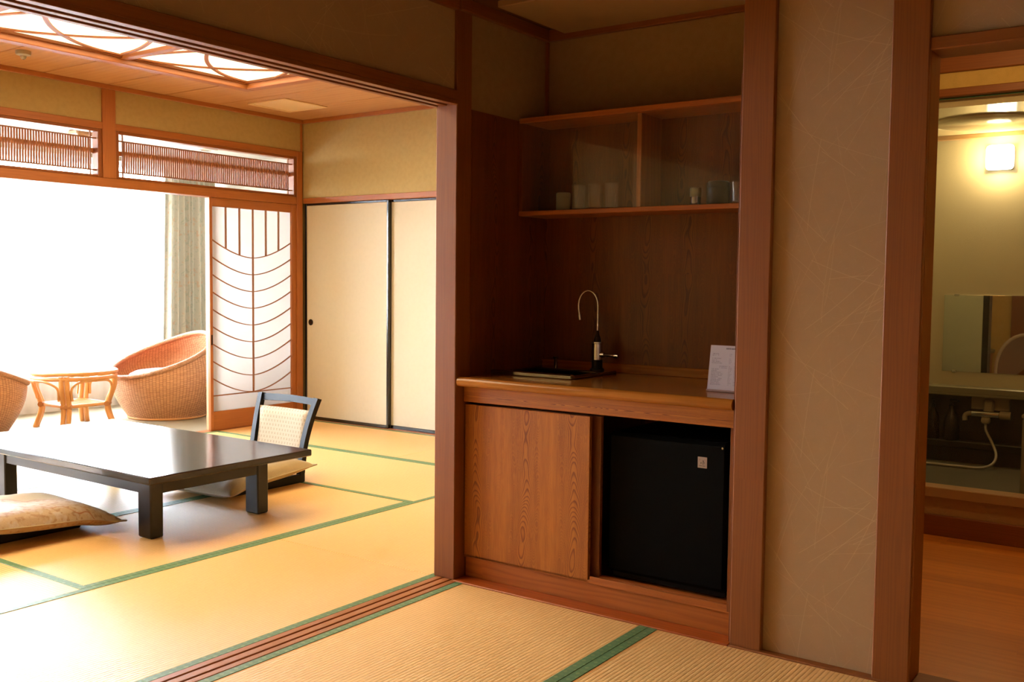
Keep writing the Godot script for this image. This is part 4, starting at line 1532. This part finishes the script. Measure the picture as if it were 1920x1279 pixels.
func upper_cabinet() -> void:
	var c := thing("wall_cabinet", "shallow wooden wall cabinet with sliding glass doors above the sink", "cabinet", V(0, 0, 0))
	obj("top_board", box(V(0.004, 1.879, -0.638), V(1.168, 1.901, -0.42), 0.002, 0), "cabinet_wood_light" if M.has("cabinet_wood_light") else "base_wood", c)
	obj("bottom_board", box(V(0.004, 1.487, -0.638), V(1.168, 1.507, -0.42), 0.002, 0), "base_wood", c)
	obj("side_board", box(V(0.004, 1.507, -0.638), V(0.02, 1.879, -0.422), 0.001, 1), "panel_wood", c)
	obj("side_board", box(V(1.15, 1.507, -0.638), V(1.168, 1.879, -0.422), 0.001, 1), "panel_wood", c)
	obj("divider", box(V(0.552, 1.507, -0.638), V(0.571, 1.879, -0.458), 0.001, 1), "base_wood", c)
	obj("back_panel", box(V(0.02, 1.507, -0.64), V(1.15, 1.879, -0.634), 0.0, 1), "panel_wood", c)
	var d := obj("glass_door", box(V(0.02, 1.51, -0.434), V(0.585, 1.876, -0.43), 0.0), "cabinet_glass", c)
	tag_part(d, "left sliding glass pane")
	d = obj("glass_door", box(V(0.545, 1.51, -0.446), V(1.15, 1.876, -0.442), 0.0), "cabinet_glass", c)
	tag_part(d, "right sliding glass pane")
	for x: float in [0.265, 0.345, 0.425]:
		tumbler(x, "clear tall tumbler in the wall cabinet, %s" % ("beside the pale tin" if x < 0.3 else ("between two other tumblers" if x < 0.4 else "nearest the cabinet divider")), 0.03, 0.105)
	tumbler(0.972, "clear tumbler to the right of the black canister in the wall cabinet", 0.03, 0.085)
	var t := thing("tea_tin", "pale greenish tin at the left end of the wall cabinet", "tin", V(0.168, 1.507, -0.52))
	var st := sm()
	lathe(st, [Vector2(0.0, 0.0), Vector2(0.03, 0.0), Vector2(0.031, 0.004), Vector2(0.031, 0.06), Vector2(0.029, 0.062)], 28)
	obj("body", st, "tea_tin", t)
	st = sm()
	lathe(st, [Vector2(0.0315, 0.061), Vector2(0.0315, 0.076), Vector2(0.028, 0.08), Vector2(0.0, 0.08)], 28)
	obj("lid", st, "tea_tin", t)
	t = thing("jar", "slim pale lidded jar left of the black canister in the wall cabinet", "jar", V(0.79, 1.507, -0.5))
	st = sm()
	lathe(st, [Vector2(0.0, 0.0), Vector2(0.02, 0.0), Vector2(0.021, 0.003), Vector2(0.021, 0.036), Vector2(0.0, 0.037)], 24)
	obj("body", st, "steel", t)
	st = sm()
	lathe(st, [Vector2(0.0215, 0.036), Vector2(0.0215, 0.068), Vector2(0.019, 0.071), Vector2(0.0, 0.071)], 24)
	obj("lid", st, "tea_tin", t)
	t = thing("canister", "rounded black canister in the right half of the wall cabinet", "canister", V(0.885, 1.507, -0.5))
	st = sm()
	lathe(st, [Vector2(0.0, 0.0), Vector2(0.04, 0.0), Vector2(0.044, 0.004), Vector2(0.044, 0.066), Vector2(0.0, 0.067)], 32)
	obj("body", st, "black_plastic", t)
	st = sm()
	lathe(st, [Vector2(0.0445, 0.067), Vector2(0.0445, 0.084), Vector2(0.038, 0.091), Vector2(0.0, 0.093)], 32)
	obj("lid", st, "black_plastic", t)

func tumbler(x: float, label: String, r: float, h: float) -> void:
	var t := thing("tumbler", label, "glass", V(x, 1.507, -0.485), "clear tumblers in the wall cabinet")
	var st := sm()
	lathe(st, [Vector2(0.0, 0.0), Vector2(r * 0.86, 0.0), Vector2(r * 0.9, 0.003), Vector2(r, h), Vector2(r - 0.0015, h + 0.0008), Vector2(r - 0.003, h), Vector2(r * 0.82, 0.009), Vector2(0.0, 0.008)], 28)
	obj("glass_wall", st, "tumbler_glass", t)

# ------------------------------------------------------------------ washroom and bath
func build_bath() -> void:
	var f := struct("floor", box(V(0.0, -0.14, -2.06), V(2.8, -0.022, -0.13), 0.0), "subfloor", "reddish plank floor of the washroom", "floor")
	var r := RandomNumberGenerator.new()
	r.seed = 5
	var zz := -1.99
	var row := 0
	while zz < -0.14:
		var x := -0.2 - r.randf() * 0.6 + 1.0
		var xa := 0.75
		while xa < 2.7:
			var xb := minf(xa + (0.3 + r.randf() * 0.5 if xa < 0.8 else 0.9), 2.72)
			if not (zz > -0.75 and xb < 1.3):
				obj("plank", box(V(maxf(xa, 0.75) + 0.0003, -0.022, zz + 0.0003), V(xb - 0.0003, 0.0, minf(zz + 0.1, -0.13) - 0.0003), 0.0, 0), "plank" if r.randf() < 0.6 else "plank_dark", f)
			xa = xb
		zz += 0.1
		row += 1
		x += 0.0
	struct("wall_washroom_left", box(V(1.25, 0, -0.75), V(1.3, 2.45, -0.115), 0.0), "wash_wall", "yellow washroom wall behind the kitchenette post", "wall")
	struct("wall_washroom_front", box(V(0.0, 0, -0.79), V(1.3, 2.45, -0.722), 0.0), "wash_wall", "yellow washroom wall behind the kitchenette alcove", "wall")
	trim(V(1.2, 0, -0.8), V(1.31, 2.3, -0.7), "post_wood", "reddish corner post inside the washroom", "post")
	struct("wall_washroom_end", box(V(-0.004, 0, -2.06), V(0.1, 2.45, -0.79), 0.0), "wash_wall", "yellow far end wall of the washroom", "wall")
	struct("wall_washroom_right", box(V(2.72, 0, -2.06), V(2.82, 2.45, -0.118), 0.0), "wash_wall", "yellow right wall of the washroom", "wall")
	struct("wall_washroom_back", box(V(0.1, 2.135, -2.06), V(2.72, 2.45, -1.99), 0.0), "wash_wall", "yellow wall strip above the bath opening", "wall")
	struct("wall_washroom_back", box(V(0.1, 0, -2.06), V(1.26, 2.135, -1.992), 0.0), "bath_wall", "wall to the left of the bath opening", "wall")
	struct("wall_washroom_back", box(V(2.35, 0, -2.06), V(2.72, 2.135, -1.99), 0.0), "wash_wall", "wall to the right of the bath opening", "wall")
	struct("wall_washroom_back", box(V(1.26, 0, -2.06), V(2.35, 0.19, -1.992), 0.0), "fibre_wall", "low pale wall strip under the bath sill", "wall")
	struct("baseboard_back", box(V(1.26, 0, -1.992), V(2.72, 0.1, -1.972), 0.003), "post_wood", "dark baseboard under the bath sill", "baseboard")
	trim(V(1.26, 0.188, -2.07), V(2.35, 0.236, -1.965), "vent_plastic", "light wooden sill of the bath opening", "sill")
	trim(V(1.26, 2.1, -2.06), V(2.35, 2.137, -1.97), "post_wood", "reddish rail across the top of the bath opening", "rail")
	trim(V(0.1, 2.212, -1.992), V(2.72, 2.285, -1.965), "post_wood", "dark ceiling trim on the washroom's back wall", "trim")
	trim(V(0.1, 2.285, -1.992), V(2.72, 2.312, -0.125), "vent_plastic", "tan washroom ceiling board", "ceiling board")
	trim(V(1.225, 0, -2.07), V(1.262, 2.137, -1.965), "bath_dark", "post on the left of the bath opening", "post")
	var pane := struct_node("window_2", "clear glass sheet with a green edge closing the top of the bath opening", "glass panel", V(0, 0, -2.02))
	obj("pane", box(V(1.262, 0.236, -0.004), V(2.35, 2.094, 0.004), 0.0), "bath_glass", pane)
	obj("pane_edge", box(V(1.262, 2.094, -0.0045), V(2.35, 2.1, 0.0045), 0.0), "glass_edge", pane)

	# bath cubicle
	struct("floor", box(V(0.8, 0.0, BATH_Z - 0.1), V(2.8, 0.205, -2.06), 0.0), "bath_floor", "grey floor pan of the bath cubicle", "floor")
	struct("ceiling", box(V(0.8, 2.062, BATH_Z - 0.1), V(2.8, 2.2, -2.06), 0.0), "bath_ceiling", "glossy pale ceiling of the bath cubicle", "ceiling")
	struct("wall_bath_back", box(V(0.8, 0.2, BATH_Z - 0.1), V(2.8, 2.2, BATH_Z), 0.0), "bath_wall", "pale grey panel wall at the back of the bath cubicle", "wall")
	struct("wall_bath_left", box(V(0.8, 0.2, BATH_Z), V(0.9, 2.2, -2.06), 0.0), "bath_wall", "pale grey left wall of the bath cubicle", "wall")
	struct("wall_bath_right", box(V(2.7, 0.2, BATH_Z), V(2.8, 2.2, -2.06), 0.0), "bath_wall", "pale grey right wall of the bath cubicle", "wall")
	trim(V(0.9, 2.035, BATH_Z), V(2.7, 2.062, BATH_Z + 0.02), "vent_plastic", "ochre cornice strip around the bath ceiling", "cornice")
	var h := thing("ceiling_hatch", "large round access hatch outlined in the bath cubicle ceiling", "hatch", V(1.45, 2.062, -2.6))
	var st := sm()
	lathe(st, [Vector2(0.0, -0.008), Vector2(0.26, -0.008), Vector2(0.27, 0.0)], 56)
	obj("lid", st, "bath_ceiling", h)
	st = sm()
	tube(st, ring_path(0.272, -0.003, 56), 0.006, 8, false)
	obj("hatch_ring", st, "bath_ceiling", h)

	# lamp
	var l := thing("wall_lamp", "glowing rounded square lamp on the back wall of the bath", "wall lamp", V(1.455, 1.918, BATH_Z))
	obj("base_plate", box(V(-0.064, -0.064, 0.0), V(0.064, 0.062, 0.024), 0.012), "white_plastic", l)
	obj("lamp_glass", rounded_block(V(0, 0, 0.055), V(0.072, 0.07, 0.034), 0.03), "bath_lamp_glass", l)
	var om := OmniLight3D.new()
	om.name = "bath_lamp_light"
	om.light_color = Color(1.0, 0.86, 0.60)
	om.light_energy = BATH_LAMP
	om.light_size = 0.025
	om.omni_range = 8.0
	om.omni_attenuation = 2.0
	om.shadow_enabled = true
	add_child(om, true)
	om.position = V(1.455, 1.918, BATH_Z + 0.055)
	# washroom downlight, out of view, above the vanity
	var wl := thing("downlight", "round washroom downlight hidden above the doorway lintel", "downlight", V(1.75, 2.285, -1.0))
	st = sm()
	lathe(st, [Vector2(0.0, -0.012), Vector2(0.05, -0.012), Vector2(0.055, -0.002)], 24)
	obj("lamp_glass", st, "bath_lamp_glass", wl)
	st = sm()
	lathe(st, [Vector2(0.056, -0.002), Vector2(0.06, -0.014), Vector2(0.08, -0.01), Vector2(0.084, 0.0)], 24)
	obj("bezel", st, "white_plastic", wl)
	var ol := OmniLight3D.new()
	ol.name = "washroom_lamp_light"
	ol.light_color = Color(1.0, 0.80, 0.50)
	ol.light_energy = WASH_LAMP
	ol.light_size = 0.05
	ol.omni_range = 8.0
	ol.omni_attenuation = 2.0
	ol.shadow_enabled = true
	add_child(ol, true)
	ol.position = V(1.75, 2.22, -1.0)

	# mirror
	var mi := thing("mirror", "frameless rectangular mirror on the back wall above the bath counter", "mirror", V(1.45, 0.94, BATH_Z))
	obj("mirror_glass", box(V(-0.265, -0.222, 0.0), V(0.4, 0.217, 0.006), 0.0008), "mirror", mi)
	for sx: float in [-0.2, 0.3]:
		obj("clip", box(V(sx - 0.012, -0.23, 0.0), V(sx + 0.012, -0.214, 0.01), 0.002), "chrome", mi)
		obj("clip", box(V(sx - 0.012, 0.21, 0.0), V(sx + 0.012, 0.224, 0.01), 0.002), "chrome", mi)
	# counter
	var c := thing("bath_counter", "grey bath counter slab under the mirror", "counter", V(0, 0, 0))
	obj("slab", box(V(0.9, 0.598, BATH_Z), V(2.2, 0.64, BATH_Z + 0.1), 0.006), "bath_counter", c)
	obj("front_lip", box(V(0.9, 0.588, BATH_Z + 0.085), V(2.2, 0.604, BATH_Z + 0.1), 0.004), "bath_counter", c)
	var lw := thing("recess_lining", "dark grey recess with a ledge below the bath counter", "wall recess", V(0, 0, 0))
	obj("panel", box(V(0.9, 0.33, BATH_Z), V(1.8, 0.598, BATH_Z + 0.008), 0.001), "bath_dark", lw)
	obj("ledge", box(V(0.9, 0.29, BATH_Z), V(1.75, 0.33, BATH_Z + 0.09), 0.006), "bath_dark", lw)
	obj("lower_panel", box(V(0.9, 0.205, BATH_Z), V(1.75, 0.29, BATH_Z + 0.06), 0.002), "bath_dark", lw)
	var tub := thing("bathtub", "grey side of the bathtub at the right edge of the doorway", "bathtub", V(0, 0, 0))
	obj("side_panel", box(V(1.735, 0.205, BATH_Z + 0.1), V(1.77, 0.58, -2.13), 0.006), "bath_counter", tub)
	obj("rim", box(V(1.73, 0.58, BATH_Z + 0.1), V(1.83, 0.605, -2.13), 0.008), "bath_counter", tub)
	obj("end_panel", box(V(1.77, 0.205, -2.16), V(2.7, 0.58, -2.13), 0.006), "bath_counter", tub)
	# mixer
	var mx := thing("shower_mixer", "chrome thermostat mixer with a hose on the tiled recess", "mixer tap", V(1.45, 0.5, BATH_Z + 0.008))
	obj("wall_plate", box(V(-0.1, 0.01, 0.0), V(0.1, 0.09, 0.01), 0.003), "tap_plate", mx)
	obj("valve_block", box(V(-0.03, 0.0, 0.008), V(0.022, 0.072, 0.05), 0.008), "tap_plate", mx)
	st = sm()
	tube(st, [V(-0.085, -0.008, 0.06), V(0.055, -0.008, 0.06)], 0.019, 20)
	obj("bar_body", st, "chrome", mx)
	st = sm()
	tube(st, [V(0.057, -0.008, 0.06), V(0.06, -0.008, 0.06), V(0.11, -0.008, 0.06), V(0.113, -0.008, 0.06)], [0.019, 0.024, 0.024, 0.02], 20)
	obj("temperature_knob", st, "tap_plate", mx)
	st = sm()
	tube(st, smooth_path([V(-0.08, -0.008, 0.06), V(-0.105, -0.01, 0.062), V(-0.12, -0.025, 0.066), V(-0.118, -0.05, 0.07)], 4), [0.012, 0.012, 0.0125, 0.013, 0.013, 0.013, 0.0135, 0.0135, 0.0135, 0.014, 0.014, 0.014, 0.0145], 14)
	obj("bath_spout", st, "tap_plate", mx)
	st = sm()
	lathe(st, [Vector2(0.0, -0.062), Vector2(0.018, -0.06), Vector2(0.024, -0.05), Vector2(0.024, -0.034), Vector2(0.018, -0.026), Vector2(0.0, -0.026)], 20, V(-0.012, 0, 0.062))
	obj("diverter", st, "tap_plate", mx)
	st = sm()
	tube(st, smooth_path([V(-0.012, -0.06, 0.062), V(-0.008, -0.1, 0.065), V(0.03, -0.165, 0.085), V(0.058, -0.22, 0.13), V(0.052, -0.262, 0.19), V(0.0, -0.284, 0.235), V(-0.1, -0.286, 0.245), V(-0.26, -0.286, 0.25), V(-0.5, -0.286, 0.25)], 6), 0.0075, 12)
	obj("hose", st, "hose", mx)
	# bottles on the ledge
	bottle(V(1.155, 0.33, BATH_Z + 0.048), "amber pump bottle on the bath ledge, partly behind the door post", "amber_bottle", 0.034)
	bottle(V(1.255, 0.33, BATH_Z + 0.048), "black pump bottle on the bath ledge left of the mixer", "black_bottle", 0.04)

	# what the mirror shows: vanity and a rounded white chair back
	var va := thing("vanity", "wooden vanity counter against the yellow washroom wall, seen in the bath mirror", "vanity", V(0, 0, 0))
	obj("counter", box(V(0.12, 0.7, -1.2), V(1.1, 0.73, -0.795), 0.006), "bath_counter", va)
	obj("apron", box(V(0.12, 0.58, -1.19), V(1.08, 0.7, -1.17), 0.003), "base_wood", va)
	obj("side_panel", box(V(1.06, 0.0, -1.17), V(1.08, 0.7, -0.8), 0.002), "base_wood", va)
	var ch := thing("vanity_chair", "white round-backed chair by the vanity, seen in the bath mirror", "chair", V(1.325, 0, -0.9))
	ch.rotation.y = PI
	st = sm()
	var arc := [V(0.2, 0.42, 0)]
	for i in 17:
		var an := PI * i / 16.0
		arc.append(V(cos(an) * 0.2, 0.58 + sin(an) * 0.27, 0))
	arc.append(V(-0.2, 0.42, 0))
	tube(st, arc, 0.013, 10)
	obj("back_frame", st, "white_chair", ch)
	st = sm()
	var fan := V(0, 0.6, 0)
	for i in arc.size() - 1:
		for zs: float in [-0.006, 0.006]:
			tri(st, fan + V(0, 0, zs), arc[i] + V(0, 0, zs), arc[i + 1] + V(0, 0, zs), V(0, 0, zs), V(0, 0, zs), V(0, 0, zs))
	obj("back_panel", st, "acrylic", ch)
	obj("seat", box(V(-0.155, 0.40, -0.02), V(0.155, 0.45, 0.3), 0.012), "white_chair", ch)
	for sx: float in [-0.135, 0.135]:
		for z2: float in [0.0, 0.27]:
			obj("leg", box(V(sx - 0.014, 0, z2 - 0.014), V(sx + 0.014, 0.41, z2 + 0.014), 0.004), "white_chair", ch)

# block with well rounded edges: a sheet wrapped round the z axis, closed in front and behind
func rounded_block(c: Vector3, h: Vector3, r: float) -> SurfaceTool:
	var st := sm()
	var n := 48
	var layers := []
	var uvs := []
	for i in 11:
		var a := -PI / 2 + PI * i / 10.0
		var inset := r * 0.8 * (1.0 - cos(a))
		var z := sin(a) * h.z
		var line := []
		var ul := []
		for j in n + 1:
			var b := TAU * j / n
			var cc := cos(b)
			var ss := sin(b)
			var k := 1.0 / pow(pow(absf(cc), 7.0) + pow(absf(ss), 7.0), 1.0 / 7.0)
			line.append(c + V(cc * k * (h.x - inset), ss * k * (h.y - inset), z))
			ul.append(Vector2.ZERO)
		layers.append(line)
		uvs.append(ul)
	sheet(st, layers, uvs, true)
	for e in [0, 10]:
		var nn := V(0, 0, -1 if e == 0 else 1)
		var m: Vector3 = c + nn * h.z
		for j in n:
			tri(st, m, layers[e][j], layers[e][j + 1], nn, nn, nn)
	return st

func bottle(at: Vector3, label: String, m: String, r: float) -> void:
	var t := thing("pump_bottle", label, "bottle", at, "pump bottles on the bath ledge")
	var st := sm()
	lathe(st, [Vector2(0.0, 0.0), Vector2(r, 0.0), Vector2(r * 1.04, 0.006), Vector2(r * 1.02, 0.10), Vector2(r * 0.8, 0.14), Vector2(r * 0.42, 0.165), Vector2(r * 0.36, 0.18), Vector2(0.0, 0.181)], 28)
	obj("body", st, m, t)
	st = sm()
	lathe(st, [Vector2(r * 0.42, 0.178), Vector2(r * 0.42, 0.196), Vector2(r * 0.2, 0.2), Vector2(r * 0.14, 0.222), Vector2(0.0, 0.223)], 18)
	var pc := obj("pump_collar", st, "black_plastic", t)
	st = sm()
	tube(st, [V(-0.008, 0.226, 0), V(0.03, 0.226, 0.012), V(0.038, 0.22, 0.014)], 0.0065, 10)
	obj("pump_nozzle", st, "black_plastic", pc)
